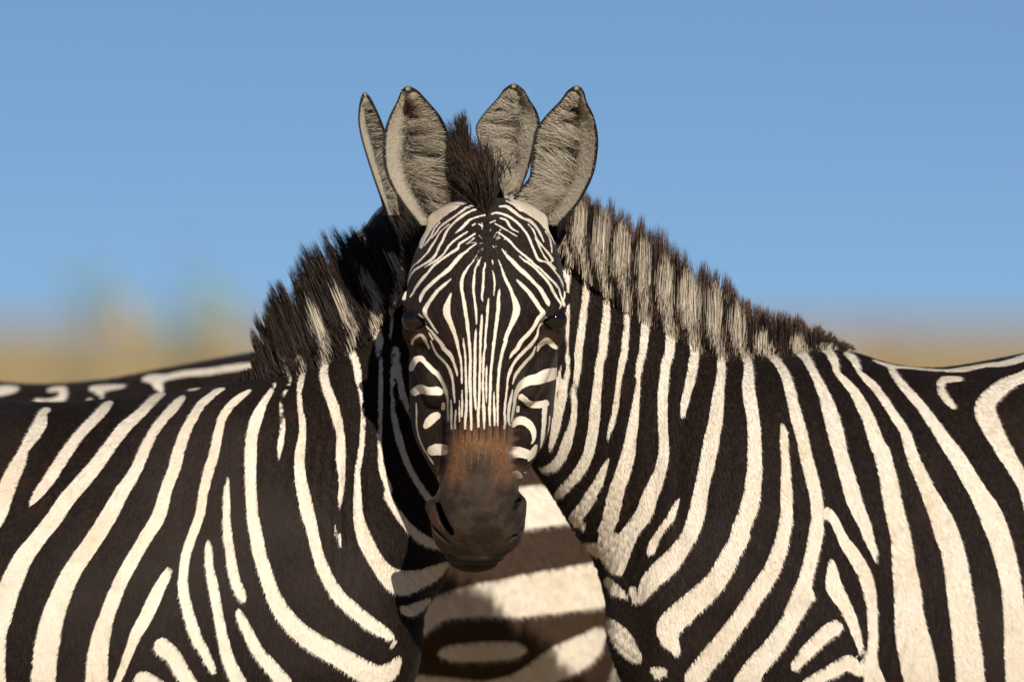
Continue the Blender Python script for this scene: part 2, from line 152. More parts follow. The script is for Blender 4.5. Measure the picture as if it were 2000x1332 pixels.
TR_F = '''
836.1,400.2,34 824.5,424,25.5 820.1,446.1,15.3
1074.1,400.2,34 1086,424,25.5 1089.8,446.1,15.3
909.2,379.8,13.6 890.5,391.7,25.5 856.5,410.4,32.3 837.8,437.6,18.7 826.8,463.1,11.9 821.7,481.8,6.8
990.8,374.7,13.6 1012.9,388.3,25.5 1035,405.3,27.2 1058.8,424,22.1 1072.4,444.4,15.3 1082.6,461.4,11.9 1086,475,5.1
913.5,394.3,4.3 895.6,401.1,4.3 875.2,413.8,3.4
926.2,400.2,3.4 910.9,405.3,6 897.3,415.5,4.3 875.2,430.8,5.1 859.9,442.7,4.3 851.4,454.6,3.7 842.9,464.8,2
858.2,434.2,3.4 848,446.1,3.7 841.2,461.4,4.3 832.7,473.3,4.3 827.6,480.1,2
934.7,407,3.4 919.4,412.1,4.3 899,424,5.1 882,439.3,4.3 871.8,452.9,4.3 865,468.2,5.1 856.5,483.5,4.8 849.7,498.8,6 839.5,509,6 822.5,519.2,4.3 808.9,527.7,4.3 798.7,542.3,5.1 793.6,555.9,4.3 791.9,569.5,3.7 788.5,583.1,7.7
876.9,437.6,2 859.9,452.9,3.1 849.7,469.9,3.7 839.5,485.2,5.1 831,497.1,4.3 817.4,510.7,3.4 805.5,520.9,2.6 790.2,549.1,1.7 786,562.7,1.7
946.6,419.8,3.4 933,423.2,3.4 917.7,429.1,5.1 909.2,437.6,6.8 899,447.8,6 888.8,455.5,1.7
912.6,452.9,3.1 899,461.4,4.3 885.4,471.6,4.8 875.2,481.8,4.3 866.7,495.4,4.3 853.1,507.3,4.3 839.5,515.8,3.7 829.3,521.8,2
927.9,456.3,3.1 912.6,466.5,3.4 897.3,476.7,4.3 893.9,485.2,6 878.6,495.4,4.8 861.6,507.3,4.8 846.3,519.2,4.8 836.1,532.1,6 822.5,547.4,6.8 812.3,561,6 805.5,572.9,4.8 800.4,579.7,2.6
929.6,476.7,2.4 919.4,483.5,3.1 909.2,492,3.4 899,500.5,7.7 888.8,512.4,8.5 875.2,527,9.4 856.5,542.3,7.7 841.2,555.9,7.7 829.3,567.8,7.7 822.5,579.7,9.4 820,589.1,5.1
880.3,545.7,2.4 868.4,555.9,6.5 854.8,567.8,7.7 844.6,581.4,7.7 836.1,593.3,8.5 829.3,606.9,10.2 832.7,618.8,6.8 841.2,632.4,6 854.8,650.3,2.4
818.3,613.7,3.1 824.2,620.5,4.3 831,630.7,5.1 834.4,639.2,3.4 842.9,647.7,4.3 851.4,659.6,7.7 863.3,673.2,8.5 866.7,680.4,9.4 878.6,692.3,8.5 885.4,705.9,6.8 890.5,721.2,5.1 893.9,734.8,2.4
837.8,649.4,2 844.6,663,4.3
841.2,666.4,3.1 848,683.4,4.3 854.8,694,5.4 866.7,705.9,5.4 876.9,719.5,6 882,733.1,5.4 884.6,748.4,4.8 886.3,765.4,4.3 888,785.8,3.1
803.8,671.5,6 807.2,663,6 820.8,654.5,6.8 829.3,663,7.7 837.8,680,3.4
881.2,572.9,2.4 876.9,584.8,8.5 872.7,600.1,15.3 873.5,615.4,15.3 880.3,632.4,11.9 887.1,649.4,8.5 892.2,666.4,7.7 895.6,682.1,5.1 899.9,704.2,4.8 901.6,724.6,4.3 902.1,748.4,3.1
905,659.6,2 905.8,673.2,4.3 908.4,690.6,4.3 909.5,714.4,4.3 910.1,741.6,4.3 910.9,768.8,4.8 910.9,796,4.8 909.2,818.1,5.1 908.4,836.8,3.7
931.3,498.8,1.7 921.1,514.1,3.1 914.3,521.9,4.3 904.1,540.6,6.5 901.6,561,7.7 905,581.4,6.8 908.4,603.5,7.7 911.8,625.6,7.7 914.3,649.4,6.8 916.9,671.5,6 918.6,702.5,6 918,736.5,6 919.1,770.5,5.4 919.7,796,5.4 920.3,821.5,5.1 920.3,838.5,4.3
939.8,502.2,2 931.3,519.2,3.1 927.9,527,4.3 925.4,549.1,6 924.5,566.1,5.1 927.1,586.5,4.8 929.6,605.2,4.8 930.5,622.2,4.8 930.5,632.4,2.6
929.6,642.6,2.4 928.8,654.5,4.8 928.2,673.2,5.1 927.9,677,5.4 927.6,711,6 927.1,745,6 927.6,770.5,5.4 928.8,792.6,4.3 929.6,801.1,1.7
947.5,514.1,3.4 947.5,520.2,3.7 944.9,527,5.1 944.1,547.4,4.8 943.2,564.4,6 941.5,578,4.8 942.4,588.2,2.4
941.2,615.4,2.4 940.7,629,5.1 939,654.5,5.4 938.1,680,5.1 937.8,702.5,5.1 936.7,736.5,4.8 936.1,770.5,4.8 935,796,4.8 933.9,816.4,4.8 934.7,833.4,3.4
961.1,507.3,2 962.8,515.8,2
961.9,528.7,2 964.5,538.9,4.8 966.2,554.2,4.8 965.3,566.1,3.7 964.5,577.2,2
954.3,583.1,2 952.6,600.1,6 951.7,618.8,5.4 950,637.5,5.1 948.3,657.9,4.8 947.5,680,4.8 944.9,694,4.8 944.1,724.6,4.3 943.2,753.5,4.3 944.1,779,4.3 944.9,799.4,6.8 945.8,818.1,6 945.8,836.8,3.4
950.9,712.7,1.7 950,728,3.4 949.7,753.5,3.4 950,775.6,3.1 950,785.8,1.7
975.5,564.4,2.4 973.8,581.4,7.7 973,603.5,8.2 970.4,625.6,7.7 967.9,646,6.8 965.3,666.4,6.5 964.5,670.2,6.5 961.1,702.5,6 958.5,731.4,5.4 957.7,758.6,5.1 956.8,782.4,5.1 956,806.2,5.1 956.8,830,4.3
973,507.3,2 978.1,519.2,3.1 980.6,527,4.3 987.4,545.7,6.8 995.9,562.7,7.1 1002.7,579.7,9.4 1007.8,595,14.5 1008.7,608.6,16.2 1002.7,625.6,11.9 994.2,644.3,9.4 986.6,663,8.5 988.3,665.1,7.7 981.5,687.2,7.1 976.4,711,6.5 973.8,736.5,5.4 972.1,762,4.8 972.1,785.8,4.8 972.1,809.6,4.3 972.1,830,3.4
964.5,765.4,1.7 965,782.4,3.7 965.7,804.5,4.8 966.2,830,3.7
980.6,486.9,2.6 990.8,500.5,6 1002.7,512.4,8.5 1014.6,525.3,9.4 1028.2,537.2,8.5 1041.8,550.8,7.7 1053.7,562.7,7.7 1062.2,576.3,9.4 1069,588.2,11.1 1071.6,595,6
1009.5,546.6,2.4 1018,555.9,6.8 1029.9,567.8,8.5 1041.8,583.1,9.4 1052,598.4,9.4 1060.5,612,11.1 1052,622.2,9.4 1043.5,637.5,8.5 1031.6,652.8,8.2 1018,666.4,9.4 1009.5,682.1,9.4 1001,690.6,7.7 995.1,700,2.4
1067.3,620.5,3.4 1058.8,629,6.8 1052,640.9,3.4 1048.6,656.2,6 1038.4,671.5,7.7 1026.5,683.8,7.7 1012.9,697.4,7.7 1002.7,711,6.8 995.9,726.3,6.5 991.7,741.6,4.8 990,762,3.7 987.4,782.4,3.7 985.7,804.5,4.8 986.6,821.5,4.8 984.9,836.8,3.4
1046.1,677,2.4 1040.1,692.3,6 1028.2,705.9,7.1 1016.3,719.5,6.8 1007,733.1,6 1001,750.1,2
973.8,454.6,2.7 984,461.4,3.7 995.9,471.6,4.8 1007.8,485.2,4.8 1021.4,497.1,4.3 1038.4,510.7,4.8 1040.1,513.4,4.3 1055.4,525.3,4.8 1069,538.9,4.8 1080.9,550.8,4.8 1091.1,562.7,4.8 1095.4,576.3,4.3 1099.6,588.2,5.1 1102.2,596.7,6.8
1014.6,500.5,3.1 1026.5,510.7,4.3 1029.9,511.7,4.8 1043.5,521.9,4.8 1057.1,535.5,5.1 1069,549.1,6 1077.5,562.7,6.5 1084.3,576.3,5.4 1091.1,586.5,4.8 1096.2,595,3.7 1092.8,603.5,1.7
960.2,418.1,3.4 970.4,415.5,4.3 989.1,420.6,4.8 1006.1,430.8,4.8 1018,442.7,4.8 1029.9,458,4.8 1036.7,473.3,4.8 1043.5,490.3,4.8 1052,507.3,4.8 1069,513.4,3.1 1086,532.1,3.4 1096.2,547.4,4.3 1102.2,562.7,4.3 1103,576.3,4.3 1100.5,586.5,3.1
977.2,425.7,2.7 989.1,430.8,4.3 997.6,444.4,4.8 1012.9,453.8,2
967,436.8,2.4 980.6,444.4,2.7 999.3,455.5,2.7 1009.5,461.4,1.7
975.5,402.8,3.4 990.8,403.6,6.8 1006.1,415.5,6.8 1021.4,425.7,6 1035,430.8,6.5 1046.9,442.7,5.4 1055.4,456.3,4.8 1062.2,471.6,2.7
1031.6,437.6,2.4 1041.8,449.5,3.1 1048.6,466.5,3.4 1058.8,480.1,3.7 1069,492,4.3 1079.2,507.3,4.8 1075.8,513.4,3.1 1086,525.3,2.4
1045.2,464.8,2.6 1052,478.4,3.1 1062.2,498.8,3.4 1072.4,512.4,3.4 1084.3,526,2.7
989.1,391.7,3.7 1002.7,398.5,4.8 1012.9,407,5.4 1019.7,412.1,2.4
1065.6,451.2,2.4 1074.1,464.8,3.4 1077.5,481.8,3.4 1077.9,493.7,1.7
967,430.8,2.7 956.8,435.1,2
922.8,440.2,3.4 927.9,436.8,3.7
934.7,437.6,2.4 941.5,441,2.4
914.3,475,1.7 926.2,464.8,2.4
802.1,719.5,13.6 810.6,704.2,15.3 820.8,700,12.8 831,709.3,10.2 844.6,722.9,10.2 854.8,731.4,9.4 863.3,745,7.1 870.1,762,6.5 873.5,779,4.8 874.4,799.4,3.7 875.2,821.5,3.1
880.3,781.6,1.7 881.7,796,3.4 881.2,813,4.8 881.7,836.8,4.3
890.5,801.1,2.7 888.8,821.5,3.7 888.8,836.8,3.1
897.3,782.4,2 897.3,809.6,3.1 897.3,823.2,2
902.4,762,2 902.7,787.5,3.7 901.6,813,3.4
808.9,765.4,17 820.8,760.3,18.7 836.1,763.7,16.2 851.4,763.7,17.9 858.2,765.4,14.5
865.9,790.1,6.8 865,797.7,7.7
853.1,812.3,15.3 844.6,817.4,18.7 836.1,825.9,17 831,832.7,10.2
842.9,880.3,18.7 853.1,878.6,22.1 866.7,878.6,20.4
859.9,936.4,15.3 861.6,938.1,13.6
812.3,788.5,2.4 814,839.5,3.1 824.2,871.8,2.7 846.3,907.5,2
1049.5,685.5,2.4 1055.4,673.6,10.2 1069,665.1,12.8 1080.9,675.3,11.1 1086,678.7,8.5
1086,729.7,22.1 1069,733.1,24.7 1052,739.9,22.1 1035,743.3,18.7 1021.4,750.1,15.3 1011.2,762,9.4 1006.1,777.3,6.8 1004.4,792.6,5.1 1001,809.6,4.3 999.3,823.2,2.6
1001,762,2 997.6,779,5.1 994.2,796,6 993.4,818.1,4.8 995.9,830,3.4
1018,775.6,12.8 1024.8,780.7,11.9 1035,789.2,12.8 1052,790.9,13.6 1065.6,788.4,15.3
1064.8,786.8,10.2 1063.9,805.5,10.2 1062.2,831,8.5 1060.5,853.1,7.7 1056.3,875.2,2.6
1012.1,795.2,6 1011.2,802.8,6.8
1002.7,831,8.5 1011.2,822.5,15.3 1023.1,822.5,17 1035,831,16.2 1041.8,842.9,11.9 1042.7,858.2,6 1038.4,866.7,2.4
994.2,878.6,13.6 1001,883.7,21.3 1014.6,883.7,20.4 1028.2,887.1,18.7
1033.3,899,5.1 1040.1,887.1,13.6 1046.9,871.8,6.8
1002.7,924.5,6.8 1009.5,927.9,15.3 1016.3,931.3,10.2
1024.8,924.5,2.7 1045.2,914.3,2.7 1060.5,897.3,2.4 1069,875.2,2 1071.6,848,1.7 1074.1,814,1.7
'''


def parse(txt):
    return [np.array([[float(q) for q in p.split(',')] for p in ln.split()]) for ln in txt.strip().splitlines()]

def spline(P, n):
    """Catmull-Rom through the rows of P, n samples per span."""
    P = np.asarray(P, float)
    if len(P) < 3:
        t = np.linspace(0, 1, n + 1)[:, None]
        return P[0] * (1 - t) + P[-1] * t
    Q = np.vstack([2 * P[0] - P[1], P, 2 * P[-1] - P[-2]])
    out = []
    t = np.linspace(0, 1, n, endpoint=False)[:, None]
    for i in range(1, len(Q) - 2):
        a, b, c, d = Q[i - 1], Q[i], Q[i + 1], Q[i + 2]
        out.append(0.5 * ((2 * b) + (c - a) * t + (2 * a - 5 * b + 4 * c - d) * t ** 2 + (3 * b - a - 3 * c + d) * t ** 3))
    out.append(P[-1:])
    return np.vstack(out)

def stripe_sd(tracks, U, V, n=5, clip=26.0):
    """signed distance (pixels), positive inside a pale stripe"""
    sd = np.full(U.shape, -clip, np.float32)
    for T in tracks:
        C = spline(T, n)
        C[:, 2] = np.maximum(C[:, 2], 0.5)
        m = C[:, 2].max() * 0.5 + clip
        sel = np.nonzero((U > C[:, 0].min() - m) & (U < C[:, 0].max() + m) & (V > C[:, 1].min() - m) & (V < C[:, 1].max() + m))[0]
        if not len(sel):
            continue
        u, v = U[sel], V[sel]
        best = np.full(len(sel), -clip, np.float32)
        for i in range(len(C) - 1):
            a, b = C[i], C[i + 1]
            mm = max(a[2], b[2]) * .5 + clip
            s2 = np.nonzero((u > min(a[0], b[0]) - mm) & (u < max(a[0], b[0]) + mm) & (v > min(a[1], b[1]) - mm) & (v < max(a[1], b[1]) + mm))[0]
            if not len(s2):
                continue
            d = b[:2] - a[:2]
            L = max(float(d @ d), 1e-6)
            t = np.clip(((u[s2] - a[0]) * d[0] + (v[s2] - a[1]) * d[1]) / L, 0, 1)
            dist = np.hypot(u[s2] - a[0] - t * d[0], v[s2] - a[1] - t * d[1])
            best[s2] = np.maximum(best[s2], (a[2] + (b[2] - a[2]) * t) * .5 - dist)
        sd[sel] = np.maximum(sd[sel], best)
    return sd

def kf(y):
    return 1.0 + np.asarray(y, float) / DIST

def W(u, v, y):
    """reference-plane pixel + depth -> world point"""
    k = kf(y)
    return np.stack(np.broadcast_arrays((np.asarray(u, float) - 1000) / PX * k, np.asarray(y, float), ZC + (666 - np.asarray(v, float)) / PX * k), -1)

def smooth(a, b, x):
    t = np.clip((x - a) / (b - a), 0, 1)
    return t * t * (3 - 2 * t)

# ------------------------------------------------------------------ mesh helpers
def to_mesh(name, V, F, smooth_shade=True):
    me = bpy.data.meshes.new(name)
    V = np.asarray(V, np.float32)
    n = len(V)
    me.vertices.add(n)
    me.vertices.foreach_set('co', V.ravel())
    Fs = F if isinstance(F, (list, tuple)) else [F]
    Fs = [np.asarray(f, np.int32) for f in Fs if len(f)]
    tot = np.concatenate([np.full(len(f), f.shape[1], np.int32) for f in Fs])
    idx = np.concatenate([f.ravel() for f in Fs])
    start = np.concatenate([[0], np.cumsum(tot)[:-1]]).astype(np.int32)
    me.loops.add(len(idx)); me.loops.foreach_set('vertex_index', idx)
    me.polygons.add(len(tot)); me.polygons.foreach_set('loop_start', start); me.polygons.foreach_set('loop_total', tot)
    if smooth_shade:
        me.polygons.foreach_set('use_smooth', np.ones(len(tot), bool))
    me.update(calc_edges=True)
    return me

def attr(me, name, data):
    data = np.asarray(data, np.float32)
    if data.ndim == 1:
        a = me.attributes.new(name, 'FLOAT', 'POINT'); a.data.foreach_set('value', data)
    else:
        a = me.attributes.new(name, 'FLOAT_VECTOR', 'POINT'); a.data.foreach_set('vector', data.ravel())

def link(name, me, mat, parent=None):
    o = bpy.data.objects.new(name, me)
    COL.objects.link(o)
    if mat is not None:
        me.materials.clear(); me.materials.append(mat)
    if parent is not None:
        o.parent = parent
    return o

def surface_nets(Fv, org, h):
    ins = Fv < 0
    nx, ny, nz = Fv.shape
    c = [(i, j, k) for i in (0, 1) for j in (0, 1) for k in (0, 1)]
    cnt = np.zeros((nx - 1, ny - 1, nz - 1), np.int8)
    for (i, j, k) in c:
        cnt += ins[i:nx - 1 + i, j:ny - 1 + j, k:nz - 1 + k]
    act = (cnt > 0) & (cnt < 8)
    I = np.argwhere(act)
    vid = np.full(act.shape, -1, np.int32)
    vid[act] = np.arange(len(I))
    vals = np.stack([Fv[I[:, 0] + a, I[:, 1] + b, I[:, 2] + d] for a, b, d in c], 1)
    acc = np.zeros((len(I), 3)); num = np.zeros(len(I))
    cc = np.array(c, float)
    for a in range(8):
        for b in range(a + 1, 8):
            if np.abs(cc[a] - cc[b]).sum() != 1:
                continue
            fa, fb = vals[:, a], vals[:, b]
            m = (fa < 0) != (fb < 0)
            t = np.where(m, fa / np.where(m, fa - fb, 1), 0)
            acc += np.where(m[:, None], cc[a] + (cc[b] - cc[a]) * t[:, None], 0)
            num += m
    P = (I + acc / num[:, None]) * h + org
    quads = []
    for ax in range(3):
        sl0 = [slice(None)] * 3; sl1 = [slice(None)] * 3
        sl0[ax] = slice(0, -1); sl1[ax] = slice(1, None)
        s0, s1 = ins[tuple(sl0)], ins[tuple(sl1)]
        E = np.argwhere(s0 != s1)
        o1, o2 = [a for a in range(3) if a != ax]
        E = E[(E[:, o1] > 0) & (E[:, o2] > 0) & (E[:, o1] < act.shape[o1]) & (E[:, o2] < act.shape[o2])]
        q = []
        for d1, d2 in ((-1, -1), (0, -1), (0, 0), (-1, 0)):
            J = E.copy(); J[:, o1] += d1; J[:, o2] += d2
            q.append(vid[J[:, 0], J[:, 1], J[:, 2]])
        q = np.stack(q, 1)
        flip = ~s0[E[:, 0], E[:, 1], E[:, 2]]
        if ax == 1:
            flip = ~flip
        q[flip] = q[flip][:, ::-1]
        quads.append(q)
    return P, np.vstack(quads)

def laplace(P, Q, it, lam=0.5):
    e = np.vstack([Q[:, [0, 1]], Q[:, [1, 2]], Q[:, [2, 3]], Q[:, [3, 0]]])
    deg = np.bincount(e.ravel(), minlength=len(P)).astype(float)[:, None]
    for s in range(it):
        A = np.zeros_like(P)
        for ax in range(3):
            A[:, ax] = np.bincount(e[:, 0], P[e[:, 1], ax], len(P)) + np.bincount(e[:, 1], P[e[:, 0], ax], len(P))
        l = lam if s % 2 == 0 else -lam * 1.03
        P = P + l * (A / np.maximum(deg, 1) - P)
    return P

def vnormals(P, Q):
    n = np.cross(P[Q[:, 2]] - P[Q[:, 0]], P[Q[:, 3]] - P[Q[:, 1]])
    N = np.zeros_like(P)
    for c in range(4):
        for ax in range(3):
            N[:, ax] += np.bincount(Q[:, c], n[:, ax], len(P))
    return N / np.maximum(np.linalg.norm(N, axis=1, keepdims=True), 1e-12)

def smin(a, b, k):
    h = np.clip(0.5 + 0.5 * (b - a) / k, 0, 1)
    return b + (a - b) * h - k * h * (1 - h)

def smax(a, b, k):
    return -smin(-a, -b, k)

# ------------------------------------------------------------------ materials
class NT:
    def __init__(s, name):
        s.m = bpy.data.materials.new(name); s.m.use_nodes = True
        s.t = s.m.node_tree; s.t.nodes.clear()
        s.out = s.n('ShaderNodeOutputMaterial')
        s.b = s.n('ShaderNodeBsdfPrincipled')
        s.l(s.b.outputs[0], s.out.inputs[0])
    def n(s, typ, **kw):
        nd = s.t.nodes.new(typ)
        for k, v in kw.items():
            setattr(nd, k, v)
        return nd
    def l(s, a, b):
        s.t.links.new(a, b)
    def attr(s, name):
        return s.n('ShaderNodeAttribute', attribute_name=name)
    def math(s, op, a, b=None, c=None, clamp=False):
        nd = s.n('ShaderNodeMath', operation=op); nd.use_clamp = clamp
        for i, x in enumerate((a, b, c)):
            if x is None: continue
            if isinstance(x, (int, float)): nd.inputs[i].default_value = x
            else: s.l(x, nd.inputs[i])
        return nd.outputs[0]
    def mix(s, f, a, b):
        nd = s.n('ShaderNodeMix', data_type='RGBA')
        for i, x in ((0, f), (6, a), (7, b)):
            if isinstance(x, (int, float)): nd.inputs[i].default_value = x
            elif isinstance(x, tuple): nd.inputs[i].default_value = (*x, 1)
            else: s.l(x, nd.inputs[i])
        return nd.outputs[2]
    def noise(s, scale, detail=2.0, rough=0.5, vec=None, stretch=None):
        nd = s.n('ShaderNodeTexNoise')
        nd.inputs['Scale'].default_value = scale
        nd.inputs['Detail'].default_value = detail
        nd.inputs['Roughness'].default_value = rough
        if vec is None:
            vec = s.n('ShaderNodeTexCoord').outputs['Object']
        if stretch:
            mp = s.n('ShaderNodeMapping'); mp.inputs['Scale'].default_value = stretch
            s.l(vec, mp.inputs[0]); vec = mp.outputs[0]
        s.l(vec, nd.inputs['Vector'])
        return nd.outputs[0]
    def ramp(s, f, a, b):
        nd = s.n('ShaderNodeMapRange'); nd.interpolation_type = 'SMOOTHSTEP'
        s.l(f, nd.inputs[0]); nd.inputs[1].default_value = a; nd.inputs[2].default_value = b
        return nd.outputs[0]
    def bump(s, h, strength, dist):
        nd = s.n('ShaderNodeBump'); nd.inputs['Strength'].default_value = strength; nd.inputs['Distance'].default_value = dist
        s.l(h, nd.inputs['Height']); s.l(nd.outputs[0], s.b.inputs['Normal'])
        return nd

PALE = (0.78, 0.66, 0.49)
def coat_material():
    t = NT('striped_coat')
    sd = t.attr('sd').outputs['Fac']
    jag = t.noise(420, 3, 0.7, stretch=(1, 1, .45))
    jag2 = t.noise(75, 3, 0.6)
    e = t.math('ADD', sd, t.math('MULTIPLY', t.math('SUBTRACT', jag, 0.5), 0.0020))
    e = t.math('ADD', e, t.math('MULTIPLY', t.math('SUBTRACT', jag2, 0.5), 0.0024))
    wmask = t.ramp(e, -0.0007, 0.0007)
    hair = t.noise(260, 4, 0.75, stretch=(1, 1, .3))
    blot = t.noise(9, 4, 0.6)
    blot2 = t.noise(38, 3, 0.6)
    white = t.mix(t.ramp(blot, .42, .75), (0.84, 0.76, 0.64), (0.77, 0.66, 0.51))
    white = t.mix(t.math('MULTIPLY', t.ramp(blot2, .52, .75), 0.35), white, (0.50, 0.42, 0.33))
    white = t.mix(t.math('MULTIPLY', t.ramp(hair, .35, .70), 0.18), white, (0.42, 0.34, 0.25))
    dark = t.mix(t.ramp(hair, .42, .72), (0.0085, 0.0047, 0.0031), (0.029, 0.0172, 0.0122))
    dark = t.mix(t.math('MULTIPLY', t.ramp(t.noise(3.2, 3, .55), .48, .68), .55), dark, (0.040, 0.029, 0.0245))  # grey coat sheen painted into the dark stripes as large soft patches
    dark = t.mix(t.math('MULTIPLY', t.ramp(blot, .5, .72), t.ramp(blot2, .4, .7)), dark, (0.028, 0.0135, 0.0075))
    warm = t.n('ShaderNodeSeparateXYZ'); t.l(t.attr('tint').outputs['Vector'], warm.inputs[0])
    # brown-rumped coat: dark stripes of the standing-behind animal are browner
    dark = t.mix(t.attr('brown').outputs['Fac'], dark, (0.060, 0.033, 0.020))
    col = t.mix(wmask, dark, white)
    grain = t.noise(300, 3, 0.8)
    org = t.mix(t.ramp(grain, .3, .7), (0.115, 0.052, 0.022), (0.30, 0.145, 0.065))
    org = t.mix(t.ramp(blot2, .45, .7), org, (0.12, 0.065, 0.036))
    col = t.mix(warm.outputs[0], col, org)
    mz = t.mix(t.ramp(grain, .3, .75), (0.013, 0.0085, 0.0062), (0.034, 0.024, 0.018))
    mz = t.mix(t.ramp(blot2, .42, .66), mz, (0.046, 0.030, 0.020))
    col = t.mix(warm.outputs[1], col, mz)
    col = t.mix(warm.outputs[2], col, (0.005, 0.004, 0.004))          # bare black skin at the eyelids; painted shade in nostrils and on dark lower lip
    t.l(col, t.b.inputs['Base Color'])
    t.b.inputs['Roughness'].default_value = 0.62
    t.b.inputs['Specular IOR Level'].default_value = 0.13
    t.b.inputs['Sheen Weight'].default_value = 0.04
    t.b.inputs['Sheen Roughness'].default_value = 0.4
    hgt = t.math('ADD', t.math('MULTIPLY', hair, 0.7), t.math('MULTIPLY', blot2, 0.8))
    t.bump(hgt, 0.55, 0.004)
    return t.m
def mane_material():
    t = NT('mane_hair')
    sd = t.attr('sd').outputs['Fac']; tp = t.attr('tp').outputs['Fac']; rn = t.attr('rn').outputs['Fac']
    wm = t.ramp(t.math('ADD', sd, t.math('MULTIPLY', t.math('SUBTRACT', rn, .5), 0.011)), -0.0015, 0.0015)
    white = t.mix(rn, (0.66, 0.58, 0.46), (0.36, 0.30, 0.22))
    dark = t.mix(rn, (0.007, 0.0042, 0.0032), (0.030, 0.018, 0.0125))
    col = t.mix(wm, dark, white)
    tip = t.ramp(t.math('ADD', tp, t.math('MULTIPLY', t.math('SUBTRACT', rn, .5), .25)), .68, .96)
    col = t.mix(t.math('MULTIPLY', tip, t.attr('br').outputs['Fac']), col, t.mix(rn, (0.10, 0.055, 0.033), (0.20, 0.12, 0.075)))
    t.l(col, t.b.inputs['Base Color'])
    t.b.inputs['Roughness'].default_value = 0.55
    t.b.inputs['Specular IOR Level'].default_value = 0.2
    return t.m
def plain(name, a, b, scale=60, rough=0.6, bump=0.2, spec=0.4, dist=0.003):
    t = NT(name)
    n = t.noise(scale, 4, 0.65)
    t.l(t.mix(t.ramp(n, .3, .7), a, b), t.b.inputs['Base Color'])
    t.b.inputs['Roughness'].default_value = rough
    t.b.inputs['Specular IOR Level'].default_value = spec
    if bump: t.bump(n, bump, dist)
    return t.m
def ear_material():
    t = NT('ear_skin')
    ed = t.attr('rim').outputs['Fac']      # 1 at the edge, 0 in the hollow
    bk = t.attr('back').outputs['Fac']
    g = t.noise(350, 3, .75)
    g2 = t.noise(70, 3, .6)
    inner = t.mix(t.ramp(t.math('ADD', ed, t.math('MULTIPLY', t.math('SUBTRACT', g2, .5), .7)), .12, .92), (0.020, 0.016, 0.013), (0.50, 0.44, 0.34))  # hair shadow in the hollow is painted in as a dark colour
    inner = t.mix(t.math('MULTIPLY', t.ramp(g, .45, .7), .45), inner, (0.17, 0.14, 0.105))
    col = inner
    back = t.mix(t.ramp(g, .3, .7), (0.025, 0.018, 0.014), (0.10, 0.06, 0.04))
    col = t.mix(bk, col, back)
    col = t.mix(t.attr('edge').outputs['Fac'], col, (0.010, 0.0075, 0.006))
    t.l(col, t.b.inputs['Base Color'])
    t.b.inputs['Roughness'].default_value = 0.7
    t.bump(g, .4, .003)
    return t.m
MAT_COAT = coat_material()
MAT_MANE = mane_material()
MAT_EAR = ear_material()
MAT_EYE = plain('eye_wet', (0.004, 0.003, 0.003), (0.010, 0.006, 0.005), 40, 0.05, 0, 0.5)
MAT_HOOF = plain('hoof_horn', (0.030, 0.026, 0.023), (0.075, 0.066, 0.056), 40, 0.5, .3)

# ------------------------------------------------------------------ ground and far savanna
def make_ground():
    ys = [-60, -30, -14, -6, -2, 0, 2, 5, 10, 20, 40, 80, 160, 320, 640, 1300, 2600, 5200, 9000]
    xs = np.concatenate([-np.geomspace(4000, 2, 14), [0], np.geomspace(2, 4000, 14)])
    r = np.random.default_rng(3)
    V = []
    for y in ys:
        for x in xs:
            d = math.hypot(x, y)
            amp = 0.0 if d < 6 else min((d - 6) * 0.0025, 1.2)
            V.append((x, y, amp * (math.sin(x * .013 + y * .004) + math.sin(y * .009 + 1.3)) * .35 - (0.0 if d < 6 else 0.02) + max(0.0, y - 250) * .0013))
    nx = len(xs)
    F = [(j * nx + i, j * nx + i + 1, (j + 1) * nx + i + 1, (j + 1) * nx + i) for j in range(len(ys) - 1) for i in range(nx - 1)]
    me = to_mesh('ground', np.array(V), np.array(F))
    t = NT('dry_savanna')
    n1 = t.noise(.35, 6, .7); n2 = t.noise(9, 5, .7)
    c = t.mix(t.ramp(n1, .35, .65), (0.57, 0.405, 0.185), (0.63, 0.46, 0.225))
    c = t.mix(t.math('MULTIPLY', t.ramp(n2, .45, .7), .5), c, (0.40, 0.27, 0.125))
    t.l(c, t.b.inputs['Base Color']); t.b.inputs['Roughness'].default_value = .95
    t.b.inputs['Specular IOR Level'].default_value = .05
    t.bump(n2, .6, .03)
    o = link('ground', me, t.m)
    o['kind'] = 'structure'
    return o
make_ground()

def blades(pts, hgt, wid, r, lean=.35, seg=3):
    """tapered bent blades, one strip each"""
    n = len(pts)
    az = r.uniform(0, 2 * math.pi, n)
    dx, dy = np.cos(az), np.sin(az)
    ln = r.uniform(.1, 1, n) * lean * hgt
    la = r.uniform(0, 2 * math.pi, n)
    V = np.zeros((n, 2 * seg + 1, 3))
    for s in range(seg + 1):
        t = s / seg
        px = pts[:, 0] + np.cos(la) * ln * t * t
        py = pts[:, 1] + np.sin(la) * ln * t * t
        pz = pts[:, 2] + hgt * t * (1 - .18 * t)
        w = wid * (1 - t) ** .7 * .5
        if s < seg:
            V[:, 2 * s] = np.stack([px - dx * w, py - dy * w, pz], 1)
            V[:, 2 * s + 1] = np.stack([px + dx * w, py + dy * w, pz], 1)
        else:
            V[:, 2 * s] = np.stack([px, py, pz], 1)
    base = np.arange(n)[:, None] * (2 * seg + 1)
    Q = np.concatenate([base + np.array([[2 * s, 2 * s + 1, 2 * s + 3, 2 * s + 2]]) for s in range(seg - 1)])
    T = base + np.array([[2 * seg - 2, 2 * seg - 1, 2 * seg]])
    return V.reshape(-1, 3), Q, T

